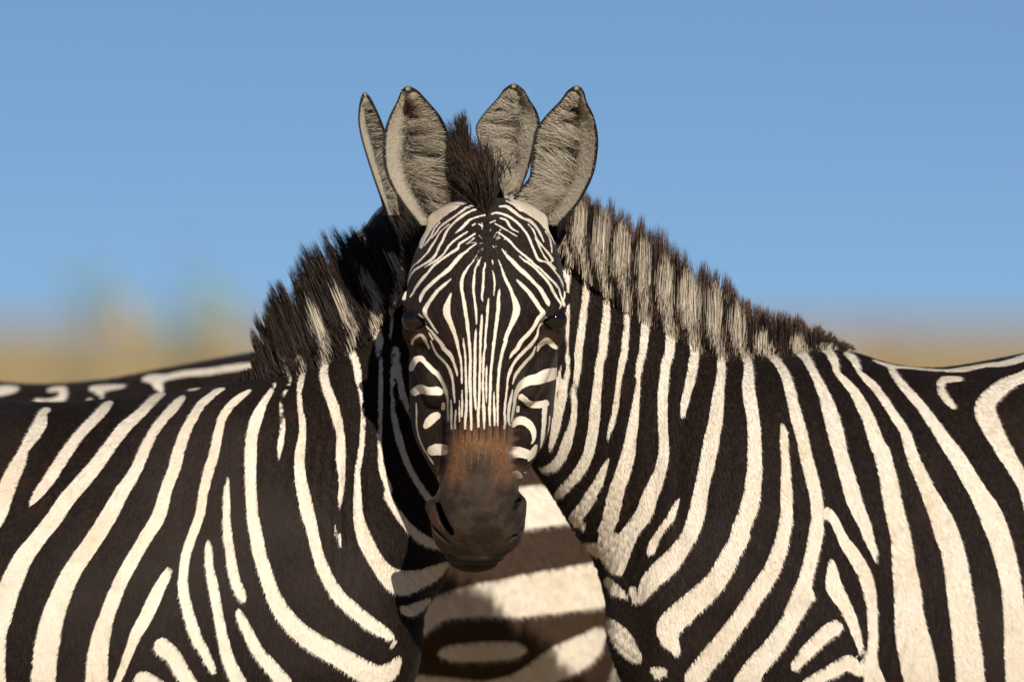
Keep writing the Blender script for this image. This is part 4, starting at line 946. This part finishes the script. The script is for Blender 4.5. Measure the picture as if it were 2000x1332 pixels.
# ------------------------------------------------------------------ ears
def ear(parent, rows, y_base, y_tip, cup, turn, seed, med=1, nhair=2700, edge_l=.06, edge_r=.05, thick=.005):
    """rows: v, left u, right u from base to tip. The shell is cupped; turn swings the opening about the ear's axis"""
    R = spline(np.array(rows, float), 5)
    m = len(R); ns = 61
    s = np.linspace(-1, 1, ns)
    t = np.linspace(0, 1, m)
    V = np.zeros((m, ns, 3))
    for i in range(m):
        hw = (R[i, 2] - R[i, 1]) / 2
        yc = y_base + (y_tip - y_base) * t[i]
        dep = cup * min(1, hw / 40) * (1 - .35 * t[i])
        uu = (R[i, 1] + R[i, 2]) / 2 + hw * s
        yv = yc + dep * (1 - s * s) ** 1.2 + turn * s * hw / PX
        V[i] = W(uu, R[i, 0] + 0 * s, yv)
    dS = np.gradient(V, axis=1); dT = np.gradient(V, axis=0)
    N = np.cross(dS, dT); N /= np.maximum(np.linalg.norm(N, axis=2, keepdims=True), 1e-9)
    N *= np.sign(-N[:, ns // 2, 1])[:, None, None]
    th = thick * (1 - np.abs(s) ** 6)[None, :, None] + .0012
    Bk = V - N * th
    P = np.concatenate([V.reshape(-1, 3), Bk.reshape(-1, 3)])
    Q = []
    o = m * ns
    for i in range(m - 1):
        for j in range(ns - 1):
            a = i * ns + j
            Q.append((a, a + 1, a + ns + 1, a + ns)); Q.append((o + a, o + a + ns, o + a + ns + 1, o + a + 1))
        for j in (0, ns - 1):
            a = i * ns + j
            Q.append((a, a + ns, o + a + ns, o + a))
    for j in range(ns - 1):
        for i in (0, m - 1):
            a = i * ns + j
            Q.append((a, a + 1, o + a + 1, o + a))
    me = to_mesh('ear', P, np.array(Q))
    S2, T2 = np.meshgrid(s, t)
    sm = S2 * med
    rim = np.maximum.reduce([smooth(-.15, -.75, sm), smooth(.25, 1.1, sm) * .62, smooth(.66, .95, T2) * .95, smooth(.16, .0, T2) * .55, smooth(.30, .16, T2) * smooth(.25, .7, sm)])
    # broad pale margin on the outer side, hollow off-centre painted dark for hair shadow
    wl_ = 1.7 * edge_l * (1 + 2.2 * smooth(.72, .95, T2)); wr_ = 1.7 * edge_r * (1 + 1.2 * smooth(.6, .9, T2))
    edge = np.maximum(smooth(1 - wl_ * 1.3, 1 - wl_ * .7, -S2), smooth(1 - wr_ * 1.3, 1 - wr_ * .7, S2)) * smooth(1.02, .95, T2)
    z1 = np.zeros(m * ns)
    attr(me, 'rim', np.concatenate([rim.ravel(), z1 + 1])); attr(me, 'edge', np.concatenate([edge.ravel(), smooth(.8, .9, np.abs(S2)).ravel()])); attr(me, 'back', np.concatenate([z1, z1 + 1]))
    eo = link('ear', me, MAT_EAR, parent)
    # hair inside
    r = np.random.default_rng(seed)
    long = r.random(nhair) < .55
    sr = np.where(long, r.uniform(.30, .98, nhair), -r.uniform(.22, .98, nhair)) * med
    tr = r.uniform(.04, .90, nhair)
    ncl = 17
    cen_t = np.sort(r.uniform(.04, .88, ncl)); cang = r.normal(.12, .35, ncl); clen = r.uniform(.55, 1.15, ncl); cto = r.normal(0, .05, ncl)
    ci = np.abs(tr[:, None] - cen_t[None]).argmin(1)
    ii = np.clip((tr * (m - 1)).astype(int), 0, m - 2); jj = np.clip(((sr + 1) / 2 * (ns - 1)).astype(int), 0, ns - 2)
    p = V[ii, jj] + (V[ii + 1, jj + 1] - V[ii, jj]) * r.random((nhair, 1))
    nn = N[ii, jj]
    hwid = np.linalg.norm(V[ii, -1] - V[ii, 0], axis=1)[:, None] * .5
    lat = np.array([-med * 1.0, 0, 0]); up = np.array([0, 0, 1.0])
    # locks from the inner edge sweep across the hollow; short fuzz lines the outer side
    tp_t = (cen_t + cto)[ci]; it = np.clip((tp_t * (m - 1)).astype(int), 0, m - 1)
    zt = V[it, ns // 2, 2]
    L = hwid * clen[ci][:, None] * r.uniform(.45, 1.1, (nhair, 1))
    dl = lat * L + up * L * (cang[ci] + r.normal(0, .16, nhair))[:, None]
    dl[:, 2] += (zt - p[:, 2]) * .55
    ds_ = (-lat * r.uniform(.2, .9, (nhair, 1)) * np.where(r.random((nhair, 1)) < .25, 1, -1) * -.6 + up * r.uniform(.2, 1, (nhair, 1))) * r.uniform(.004, .010, (nhair, 1))
    d = np.where(long[:, None], dl, ds_)
    lift = np.where(long, .016, .003)[:, None] * r.uniform(.4, 1.1, (nhair, 1))
    P0 = p + nn * .0004; P2 = p + d + nn * lift * .35; P1 = p + d * .5 + nn * lift + up * np.where(long, r.normal(0, .004, nhair), 0)[:, None]
    me2V, Q2, T2_, tp, mm = strands(P0, P1, P2, .00028 * r.uniform(.6, 1.4, nhair), 4)
    h = to_mesh('ear_hair', me2V, [Q2, T2_])
    attr(h, 'sd', np.full(len(me2V), .01)); attr(h, 'tp', tp * .5); attr(h, 'rn', np.repeat(r.random(nhair) * 1.25, mm)); attr(h, 'br', np.zeros(len(me2V)))
    link('ear_hair', h, MAT_MANE, eo)
    return eo

def z3(rows):   # ear outline read in an enlarged view
    return [(150 + v / 3.33, 650 + a / 3.33, 650 + b / 3.33) for v, a, b in rows]
EAR_AL = [(160 + v / 4.757, 730 + a / 4.757, 730 + b / 4.757) for v, a, b in
          [(1330, 430, 720), (1290, 400, 745), (1170, 300, 752), (1010, 190, 722), (830, 110, 690), (650, 90, 692), (480, 100, 688), (320, 152, 612), (200, 215, 505), (130, 248, 436), (102, 264, 400), (88, 282, 366), (80, 300, 340)]]
EAR_AR = z3([(960, 1200, 1470), (920, 1175, 1505), (830, 1165, 1590), (740, 1215, 1645), (660, 1278, 1682), (580, 1290, 1706), (450, 1303, 1722), (350, 1322, 1716), (250, 1395, 1690), (170, 1478, 1648), (120, 1518, 1632), (102, 1538, 1622), (92, 1556, 1612), (86, 1574, 1600)])
EAR_BR = z3([(800, 1120, 1220), (720, 1095, 1225), (620, 1045, 1265), (500, 985, 1300), (400, 945, 1325), (320, 935, 1346), (230, 995, 1326), (150, 1070, 1275), (100, 1110, 1244), (86, 1130, 1224), (77, 1150, 1206), (73, 1166, 1190)])
EAR_BL = z3([(900, 350, 440), (780, 315, 425), (650, 268, 410), (530, 228, 392), (400, 190, 352), (290, 172, 312), (200, 180, 268), (150, 196, 236), (134, 205, 218), (126, 210, 213)])

# ------------------------------------------------------------------ assembling an animal
def finish_body(name, parent, P, Q, sd, tint, brown):
    me = to_mesh(name, P, Q)
    attr(me, 'sd', sd); attr(me, 'tint', tint); attr(me, 'brown', np.full(len(P), brown) if np.isscalar(brown) else brown)
    return link(name, me, MAT_COAT, parent)

def coat_fur(parent, P, Q, sd, tint, brown, keep, n, length, width, flow, seed, lift=.22):
    """short lying hairs, one sliver each, over the faces picked by keep"""
    r = np.random.default_rng(seed)
    f = Q[keep[Q].all(1)]
    a = np.linalg.norm(np.cross(P[f[:, 2]] - P[f[:, 0]], P[f[:, 3]] - P[f[:, 1]]), axis=1)
    i = r.choice(len(f), n, p=a / a.sum())
    q = f[i]
    s, t = r.random((n, 1)), r.random((n, 1))
    w4 = [(1 - s) * (1 - t), s * (1 - t), s * t, (1 - s) * t]
    lerp = lambda A: sum(A[q[:, c]] * (w4[c] if A.ndim > 1 else w4[c][:, 0]) for c in range(4))
    p = lerp(P)
    N = np.cross(P[q[:, 2]] - P[q[:, 0]], P[q[:, 3]] - P[q[:, 1]])
    N /= np.maximum(np.linalg.norm(N, axis=1, keepdims=True), 1e-12)
    d = flow(p) + r.normal(0, .12, (n, 3))
    d -= N * (d * N).sum(1, keepdims=True)
    d /= np.maximum(np.linalg.norm(d, axis=1, keepdims=True), 1e-9)
    sv = np.cross(N, d)
    L = length * r.uniform(.6, 1.25, (n, 1)); wd = width * r.uniform(.6, 1.3, (n, 1))
    p = p + N * .0003
    V = np.stack([p - sv * wd * .5, p + sv * wd * .5, p + d * L + N * L * r.uniform(.3, 1.6, (n, 1)) * lift], 1).reshape(-1, 3)
    me = to_mesh('coat_fur', V, np.arange(3 * n).reshape(-1, 3), False)
    attr(me, 'sd', np.repeat(lerp(sd), 3)); attr(me, 'tint', np.repeat(lerp(tint), 3, axis=0)); attr(me, 'brown', np.repeat(lerp(brown), 3))
    return link('coat_fur', me, MAT_COAT, parent)

def zebra_root(label, loc):
    o = bpy.data.objects.new('zebra', None); COL.objects.link(o)
    o['label'] = label; o['category'] = 'zebra'; o['group'] = 'zebras standing together'
    o.empty_display_size = .2
    return o

def head_world():
    """head of the animal facing the camera"""
    y = -.27 + HD / PX
    return W(HU, HV, np.full(len(HU), -.27)) + np.stack([0 * y, y + .27, 0 * y], 1)
HEAD_W = head_world()
HEAD_C = W(953, 400, -.27) + np.array([0, .14, 0])        # poll pivot

def eyes(parent, M=None):
    for s in (-1, 1):
        n1, n2 = 20, 12
        c = np.array([953 - 226 * .031 + s * 137, 625.0])
        ctr = W(c[0], c[1], -.27) + np.array([0, 55 / PX, 0])
        V = [ctr + .0190 * np.array([math.sin(a) * math.cos(b), math.sin(a) * math.sin(b), math.cos(a)]) for a in np.linspace(.001, math.pi - .001, n2) for b in np.linspace(0, 2 * math.pi, n1, endpoint=False)]
        V = np.array(V)
        if M is not None: V = M(V)
        Q = [(i * n1 + j, (i + 1) * n1 + j, (i + 1) * n1 + (j + 1) % n1, i * n1 + (j + 1) % n1) for i in range(n2 - 1) for j in range(n1)]
        link('eye', to_mesh('eye', V, np.array(Q)), MAT_EYE, parent)

def ridges(P, N, us, vs, boxes):
    """skin folds: small waves across given directions inside soft ellipses (cu,cv,ru,rv,angle,wavelength,amp m)"""
    d = np.zeros(len(P))
    for cu, cv, ru, rv, ang, wl_, amp in boxes:
        m = np.clip(1 - ((us - cu) / ru) ** 2 - ((vs - cv) / rv) ** 2, 0, 1)
        c, s = math.cos(ang), math.sin(ang)
        q = (us * c + vs * s); r_ = (-us * s + vs * c)
        ph = 2 * math.pi * q / wl_ + 1.3 * np.sin(r_ / (wl_ * 2.1)) + 1.1 * np.sin(q / (wl_ * 2.7) + r_ / (wl_ * 5))
        d += 1.6 * amp * m * (np.abs(np.sin(ph / 2)) ** .7 - .6)
    return P + N * d[:, None]

# ---- the right-hand zebra: body to the right, face turned to the camera
rA = zebra_root('zebra on the right, its face turned straight to the camera', (0, 0, 0))
SECS_A = [(1040, 425, 985, 720, 88, .03), (1078, 440, 1000, 800, 92, .035), (1130, 480, 1030, 895, 100, .035), (1215, 552, 1078, 968, 114, .02), (1300, 614, 1124, 1042, 130, 0), (1400, 676, 1158, 1092, 154, 0),
          (1500, 692, 1182, 1172, 182, .01), (1600, 684, 1196, 1280, 210, .02), (1660, 686, 1310, 1430, 238, .04), (1745, 711, 1520, 1515, 272, .07), (1830, 718, 1770, 1530, 300, .10),
          (1925, 705, 1970, 1540, 316, .14), (2100, 672, 2150, 1535, 326, .20), (2300, 650, 2320, 1510, 318, .27), (2480, 655, 2440, 1470, 295, .33), (2620, 690, 2540, 1430, 268, .37),
          (2720, 780, 2640, 1350, 220, .40), (2765, 900, 2725, 1200, 150, .42)]
def animal_A():
    Y = lambda u: float(np.interp(u, [1200, 1600, 2100, 2765], [.0, .03, .20, .42]))
    b = Body((-.08, -.36, -.0), (1.50, .82, 1.62), .0076)
    b.loft(secs_world(SECS_A), .02, 2.25, egg=.14)
    idn = lambda u: u
    for s, du in ((-1, 0), (1, -60)):
        b.loft(leg_secs(FORELEG, lambda u, du=du: u + du, Y(1500) + s * .125), .05, 2.1)
        b.loft(leg_secs(HINDLEG, lambda u, du=du: u + du * .8, Y(2600) + s * .12), .05, 2.1)
    sh = W(1455, 1120, 0)
    b.ell((sh[0], -.10, sh[2]), (.17, .085, .26), .05)                           # shoulder
    pt = W(1255, 1235, 0); b.ell((pt[0] + .035, -.09, pt[2]), (.07, .075, .10), .05)    # point of the shoulder
    tr = W(1600, 1290, 0); b.ell((tr[0], -.13, tr[2]), (.10, .065, .12), .05)    # upper arm
    gr = W(1730, 1290, 0); b.ell((gr[0], -.265, gr[2]), (.022, .03, .13), .03, True)   # groove behind the elbow
    jg = W(1215, 1190, 0); b.ell((jg[0], -.19, jg[2]), (.028, .05, .07), .03, True)
    P, Q = b.mesh(6)
    ysf = np.interp(P[:, 0], [.1, .45, .85, 1.4], [-.11, -.18, -.08, .2])
    k = kf(ysf)
    u = 1000 + P[:, 0] * PX / k; v = 666 - (P[:, 2] - ZC) * PX / k
    N = vnormals(P, Q)
    P = ridges(P, N, u, v, [(1170, 1010, 110, 120, .95, 17, .0032), (1220, 1110, 80, 80, .35, 15, .003), (1215, 1260, 60, 80, 1.0, 14, .0025), (1330, 880, 170, 260, .1, 46, .0022), (1740, 1270, 90, 130, .15, 24, .0016)])
    tr_ = parse(TR_A)  # one chest track is a lit patch; the dark gap by it paints shade
    extra = leg_bands(FORELEG, idn) + leg_bands(HINDLEG, idn)
    for i in range(6):
        extra.append(np.array([(2030 + 20 * i, 1240 + 60 * i, 40), (2160 + 20 * i, 1090 + 80 * i, 62), (2330, 940 + 95 * i, 66), (2540, 850 + 95 * i, 60), (2780, 820 + 95 * i, 50)]))
    extra.append(np.array([(2060, 880, 40), (2150, 860, 60), (2400, 760, 60), (2700, 720, 50)]))
    TRK['A'] = tr_ + extra
    sd = stripe_sd(TRK['A'], u, v) / PX
    tint = np.zeros((len(P), 3))
    PP = np.vstack([P, HEAD_W[NF:]]); QQ = np.vstack([Q, HEAD_Q - NF + len(P)])
    sda, tna = np.concatenate([sd, head_sd[NF:]]), np.vstack([tint, HEAD_TINT[NF:]])
    finish_body('body', rA, PP, QQ, sda, tna, 0.0)
    NN = vnormals(PP, QQ); z0 = np.zeros(len(PP)); isb = np.arange(len(PP)) < len(P)
    fl = lambda p: np.stack([.25 + .5 * smooth(.3, .7, p[:, 0]), 0 * p[:, 0], -.9 + 0 * p[:, 0]], 1)
    coat_fur(rA, PP, QQ, sda, tna, z0, isb & (NN[:, 1] < .35) & (PP[:, 2] > .74) & (PP[:, 0] < .95), 210000, .0066, .0010, fl, 51)
    coat_fur(rA, PP, QQ, sda, tna, z0, ~isb & (NN[:, 1] < .45) & (np.concatenate([P[:, 2], HV[NF:]]) < 985), 70000, .0036, .0007, lambda p: np.array([[0, 0, -1.0]]) + 0 * p, 52, .25)
    for s, du in ((-1, 0), (1, -60)):
        link('hoof', hoof_mesh(FORELEG, lambda q, du=du: q + du, Y(1500) + s * .125), MAT_HOOF, rA)
        link('hoof', hoof_mesh(HINDLEG, lambda q, du=du: q + du * .8, Y(2600) + s * .12), MAT_HOOF, rA)
TRK = {}
animal_A()
eyes(rA)
MB_A = [(1085, 428), (1126, 474), (1168, 510), (1212, 546), (1253, 574), (1297, 608), (1346, 640), (1403, 676), (1449, 688), (1498, 694), (1552, 692), (1608, 684), (1658, 685)]
MT_A = [(1100, 372), (1132, 370), (1172, 388), (1216, 410), (1257, 432), (1302, 462), (1350, 503), (1406, 522), (1452, 580), (1500, 598), (1556, 616), (1614, 646), (1668, 682)]
def lashes():
    r = np.random.default_rng(10)
    for q in (-1, 1):
        n = 30
        a = r.random(n) * .7
        X0 = q * (160 - 44 * a); H0 = 196 + 30 * a; D0 = 74 - 46 * a
        P0 = W(953 - H0 * .031 + X0, 400 + H0, np.full(n, -.27)) + np.stack([0 * a, (D0 - 6) / PX, 0 * a], 1)
        d = np.stack([q * r.normal(.35, .15, n), r.normal(-.75, .1, n), r.normal(-.55, .15, n)], 1)
        L = r.uniform(.006, .011, (n, 1))
        strand_object('eyelashes', rA, P0, P0 + d * L * .5 + np.array([0, 0, -.002]), P0 + d * L, .0006, None, -.02, 0, 3, 70 + q)
lashes()
mane(rA, MB_A, MT_A, ([1050, 1400, 1660], [.03, 0, .04]), 13500, .015, TRK['A'], 21, .9, .02, 85, .0009, -.02, .13, pinch=.5, sway=3.0, bias=.0022, fringe=60.0)
ear(rA, EAR_AL, -.17, -.20, .068, .12, 31, 1, edge_l=.05, edge_r=.07)
ear(rA, EAR_AR, -.17, -.20, .068, -.12, 32, -1, edge_l=.07, edge_r=.05)

def forelock():
    r = np.random.default_rng(5)
    n = 2400
    a = r.random(n)
    b = np.stack([948 - 26 * a + r.normal(0, 1, n) * (5 + 19 * a), 416 - 78 * a + r.normal(0, 4, n)], 1)
    y0 = -.235 + .13 * a
    e = b + np.stack([-24 + r.normal(0, 20, n), -52 - 58 * r.random(n) + 26 * a], 1)
    P0 = W(b[:, 0], b[:, 1], y0); P2 = W(e[:, 0], e[:, 1], y0 + .01 + r.normal(0, .012, n)); P1 = (P0 + P2) / 2 + np.array([.006, -.010, 0])
    strand_object('forelock', rA, P0, P1, P2, .0010 * r.uniform(.7, 1.3, n), None, -.02, .7, seed=6)
forelock()

# ---- the left-hand zebra: body to the left, neck passing behind that face
rB = zebra_root('zebra on the left with a dark mane, its head hidden behind the face', (0, 0, 0))
SECS_B = [(880, 335, 985, 620, 86, .17), (842, 452, 965, 760, 92, .17), (775, 556, 938, 862, 104, .16), (703, 638, 912, 962, 118, .14), (642, 684, 890, 1052, 136, .12), (582, 722, 868, 1132, 156, .11),
          (512, 745, 822, 1205, 186, .10), (432, 752, 787, 1285, 216, .10), (330, 765, 690, 1430, 248, .11), (200, 780, 440, 1510, 282, .12), (90, 786, 180, 1525, 305, .14),
          (-60, 772, -60, 1535, 320, .17), (-250, 740, -280, 1530, 325, .21), (-450, 715, -460, 1500, 315, .25), (-600, 720, -570, 1460, 290, .28), (-740, 760, -680, 1400, 250, .30),
          (-840, 850, -780, 1300, 190, .32), (-880, 950, -850, 1180, 130, .33)]
def rot_head(P, pivot, yaw, pitch, to):
    M = Matrix.Rotation(yaw, 3, 'Z') @ Matrix.Rotation(pitch, 3, 'X')
    return (P - pivot) @ np.array(M).T + to
def animal_B():
    fu = lambda u: 1965 - u - 20
    Y = lambda u: float(np.interp(u, [-880, 0, 400], [.33, .15, .11]))
    b = Body((-1.50, -.26, 0), (.06, .78, 1.62), .0076)
    b.loft(secs_world(SECS_B), .02, 2.25, egg=.14)
    for s, du in ((-1, 0), (1, 60)):
        b.loft(leg_secs(FORELEG, lambda u, du=du: fu(u) + du, Y(450) + s * .125), .05, 2.1)
        b.loft(leg_secs(HINDLEG, lambda u, du=du: fu(u) + du * .8, Y(-650) + s * .12), .05, 2.1)
    sh = W(505, 1130, 0); b.ell((sh[0], .02, sh[2]), (.17, .085, .26), .05)
    pt = W(705, 1265, 0); b.ell((pt[0], .02, pt[2]), (.085, .075, .11), .05)
    tr = W(355, 1300, 0); b.ell((tr[0], -.02, tr[2]), (.10, .065, .12), .05)
    gr = W(218, 1300, 0); b.ell((gr[0], -.15, gr[2]), (.022, .03, .13), .03, True)
    P, Q = b.mesh(6)
    ysf = np.interp(P[:, 0], [-1.4, -.8, -.4, -.1], [.1, -.08, -.08, .04])
    k = kf(ysf)
    u = 1000 + P[:, 0] * PX / k; v = 666 - (P[:, 2] - ZC) * PX / k
    N = vnormals(P, Q)
    P = ridges(P, N, u, v, [(640, 960, 110, 240, .06, 21, .0030), (520, 880, 120, 200, .05, 34, .0016), (830, 1150, 60, 120, -.8, 18, .002), (215, 1290, 60, 120, -.1, 22, .0016)])
    extra = leg_bands(FORELEG, fu) + leg_bands(HINDLEG, fu)
    for i in range(6):
        extra.append(np.array([(-60 - 20 * i, 1240 + 60 * i, 40), (-210 - 20 * i, 1110 + 80 * i, 62), (-400, 960 + 95 * i, 66), (-620, 880 + 95 * i, 60), (-900, 860 + 95 * i, 50)]))
    for i in range(3):
        extra.append(np.array([(-20 - 110 * i, 800, 18), (-60 - 115 * i, 900, 32), (-110 - 120 * i, 1050, 40), (-130 - 120 * i, 1300, 46)]))
    TRK['B'] = parse(TR_B) + extra
    sd = stripe_sd(TRK['B'], u, v) / PX
    to = W(905, 455, .24)
    hp = rot_head(HEAD_W[:NF], HEAD_C, math.radians(200), math.radians(-55), to)
    PP = np.vstack([P, hp]); QQ = np.vstack([Q, FAR_Q + len(P)])
    finish_body('body', rB, PP, QQ, np.concatenate([sd, head_sd[:NF]]), np.vstack([np.zeros((len(P), 3)), HEAD_TINT[:NF]]), 0.0)
    fl = lambda p: np.stack([-.25 - .5 * smooth(-.3, -.7, p[:, 0]), 0 * p[:, 0], -.9 + 0 * p[:, 0]], 1)
    coat_fur(rB, P, Q, sd, np.zeros((len(P), 3)), np.zeros(len(P)), (N[:, 1] < .35) & (P[:, 2] > .74) & (P[:, 0] > -.95), 200000, .0066, .0010, fl, 53)
    eyes(rB, lambda V: rot_head(V, HEAD_C, math.radians(200), math.radians(-55), to))
    for s, du in ((-1, 0), (1, 60)):
        link('hoof', hoof_mesh(FORELEG, lambda q, du=du: fu(q) + du, Y(450) + s * .125, 1, 1), MAT_HOOF, rB)
        link('hoof', hoof_mesh(HINDLEG, lambda q, du=du: fu(q) + du * .8, Y(-650) + s * .12, 1, 1), MAT_HOOF, rB)
animal_B()
MB_B = [(470, 755), (505, 748), (560, 730), (596, 714), (645, 682), (697, 644), (745, 596), (790, 545), (832, 480), (860, 400), (885, 330), (915, 300)]
MT_B = [(472, 740), (490, 704), (505, 612), (530, 556), (572, 520), (622, 474), (676, 448), (728, 428), (770, 396), (762, 330), (800, 262), (912, 220)]
mane(rB, MB_B, MT_B, ([470, 700, 900], [.10, .13, .17]), 14500, .024, TRK['B'], 22, .35, -.02, 62, .0011, .10, .24)
ear(rB, EAR_BR, .10, .07, .045, .05, 33, -1, edge_l=.02, edge_r=.06)
ear(rB, EAR_BL, .12, .10, .050, .55, 34, 1, edge_l=.04, edge_r=.10, nhair=500)

# ---- the zebra behind, seen between them: haunch in the gap, back at far left
rC = zebra_root('brown striped zebra behind the others, haunch seen in the gap below the muzzle', (0, 0, 0))
YC = 1.33
SECS_C = [(1168, 1040, 1150, 1250, 120, YC), (1140, 900, 1095, 1320, 190, YC), (1040, 745, 1000, 1380, 250, YC), (900, 672, 870, 1420, 280, YC), (700, 660, 690, 1440, 296, YC), (510, 686, 520, 1460, 304, YC),
          (330, 718, 350, 1470, 300, YC), (200, 742, 200, 1470, 290, YC), (60, 750, 60, 1460, 278, YC), (-80, 735, -140, 1450, 252, YC), (-180, 715, -300, 1390, 220, YC), (-260, 695, -380, 1240, 185, YC),
          (-340, 640, -420, 1110, 150, YC), (-410, 555, -490, 990, 122, YC), (-475, 465, -570, 850, 105, YC), (-535, 385, -650, 720, 95, YC), (-580, 335, -690, 640, 90, YC)]
def animal_C():
    fu = lambda u: 1172 - (2765 - u) * .92
    b = Body((-1.56, YC - .34, 0), (.22, YC + .34, 1.66), .0105)
    b.loft(secs_world(SECS_C), .02, 2.3, egg=.10)
    for s, du in ((-1, 0), (1, -60)):
        b.loft(leg_secs(FORELEG, lambda u, du=du: fu(u) + du, YC + s * .13), .05, 2.1)
        b.loft(leg_secs(HINDLEG, lambda u, du=du: fu(u) + du * .8, YC + s * .12), .06, 2.1)
    hq = W(1010, 1150, YC); b.ell((hq[0], YC - .14, hq[2]), (.17, .11, .25), .06)
    P, Q = b.mesh(6)
    k = kf(YC - .22)
    u = 1000 + P[:, 0] * PX / k; v = 666 - (P[:, 2] - ZC) * PX / k
    vs = lambda q: 666 + (q - 666) * .935
    extra = leg_bands(FORELEG, fu, vs=vs) + leg_bands(HINDLEG, fu, vs=vs)
    for i in range(9):
        x = 560 - 105 * i
        extra.append(np.array([(x + 30, 790, 22), (x, 900, 44), (x - 15, 1100, 52), (x + 10, 1330, 56), (x + 20, 1480, 60)]))
    for i in range(4):
        x = -400 - 70 * i
        extra.append(np.array([(x, 600 - 85 * i, 22), (x - 40, 760 - 85 * i, 32), (x - 60, 960 - 85 * i, 30)]))
    tk = parse(TR_C) + extra
    sd = stripe_sd(tk, u, v) / PX
    to = W(-640, 395, YC)
    ya, pi_ = math.radians(-90), math.radians(-28)
    hp = rot_head(HEAD_W[:NF], HEAD_C, ya, pi_, to)
    PP = np.vstack([P, hp]); QQ = np.vstack([Q, FAR_Q + len(P)])
    br = np.concatenate([smooth(400, 800, u) * .75 + .12, np.zeros(len(hp))])
    finish_body('body', rC, PP, QQ, np.concatenate([sd, head_sd[:NF]]), np.vstack([np.zeros((len(P), 3)), HEAD_TINT[:NF]]), br)
    N = vnormals(P, Q)
    coat_fur(rC, P, Q, sd, np.zeros((len(P), 3)), br[:len(P)], (N[:, 1] < .4) & (P[:, 2] > .74) & (P[:, 0] > -.95), 80000, .010, .0013, lambda p: np.array([[.4, 0, -.9]]) + 0 * p, 54)
    eyes(rC, lambda V: rot_head(V, HEAD_C, ya, pi_, to))
    for s, du in ((-1, 0), (1, -60)):
        link('hoof', hoof_mesh(FORELEG, lambda q, du=du: fu(q) + du, YC + s * .13), MAT_HOOF, rC)
        link('hoof', hoof_mesh(HINDLEG, lambda q, du=du: fu(q) + du * .8, YC + s * .12), MAT_HOOF, rC)
    return tk
tkC = animal_C()
mane(rC, [(-150, 725), (-260, 695), (-340, 640), (-410, 555), (-475, 465), (-540, 380), (-600, 330)], [(-140, 700), (-220, 600), (-290, 540), (-350, 450), (-420, 360), (-490, 290), (-600, 230)], YC, 2600, .022, tkC, 23, .4, 0, 50, .0016, YC)

for du, dy in ((-1470, -.07), (-1430, .07)):
    ear(rC, [(v - 45, a + du, b + du) for v, a, b in EAR_AL], YC + dy, YC + dy * 1.2, .045, .3, 35, 1, nhair=200)

def tail(parent, path, y, seed, n=700):
    """tail dock and the long hair at its end"""
    p = W(np.array([q[0] for q in path], float), np.array([q[1] for q in path], float), y)
    pth = spline(p, 6)
    V, Q = tube(pth, np.linspace(.026, .013, len(pth)), 12)
    me = to_mesh('tail', V, Q)
    sdv = .006 * np.sin(np.arange(len(V)) // 12 * 1.2)
    attr(me, 'sd', sdv); attr(me, 'tint', np.zeros((len(V), 3))); attr(me, 'brown', np.full(len(V), .2))
    to = link('tail', me, MAT_COAT, parent)
    r = np.random.default_rng(seed)
    t = r.random(n) ** .7
    base = pth[np.clip((len(pth) * (.45 + .55 * t)).astype(int), 0, len(pth) - 1)]
    P0 = base + r.normal(0, .008, (n, 3)); ln = r.uniform(.22, .42, n)
    P2 = P0 + np.stack([r.normal(.03, .03, n), r.normal(0, .02, n), -ln], 1)
    P1 = (P0 + P2) / 2 + np.stack([r.normal(.02, .012, n), r.normal(0, .01, n), 0 * ln], 1)
    o = strand_object('tail_hair', to, P0, P1, P2, .0014, None, 0, 0, seed=seed)
    a = o.data.attributes['sd']
    m = len(o.data.vertices) // n
    a.data.foreach_set('value', np.repeat(np.where(r.random(n) < .5, .006, -.006), m).astype(np.float32))
tail(rC, [(1150, 960), (1178, 1030), (1186, 1120), (1182, 1220), (1176, 1330), (1176, 1450)], YC + .03, 41)
tail(rA, [(2745, 850), (2790, 900), (2815, 1000), (2815, 1150), (2805, 1330)], .42, 42)
tail(rB, [(-862, 900), (-905, 950), (-930, 1050), (-930, 1200), (-920, 1360)], .33, 43)
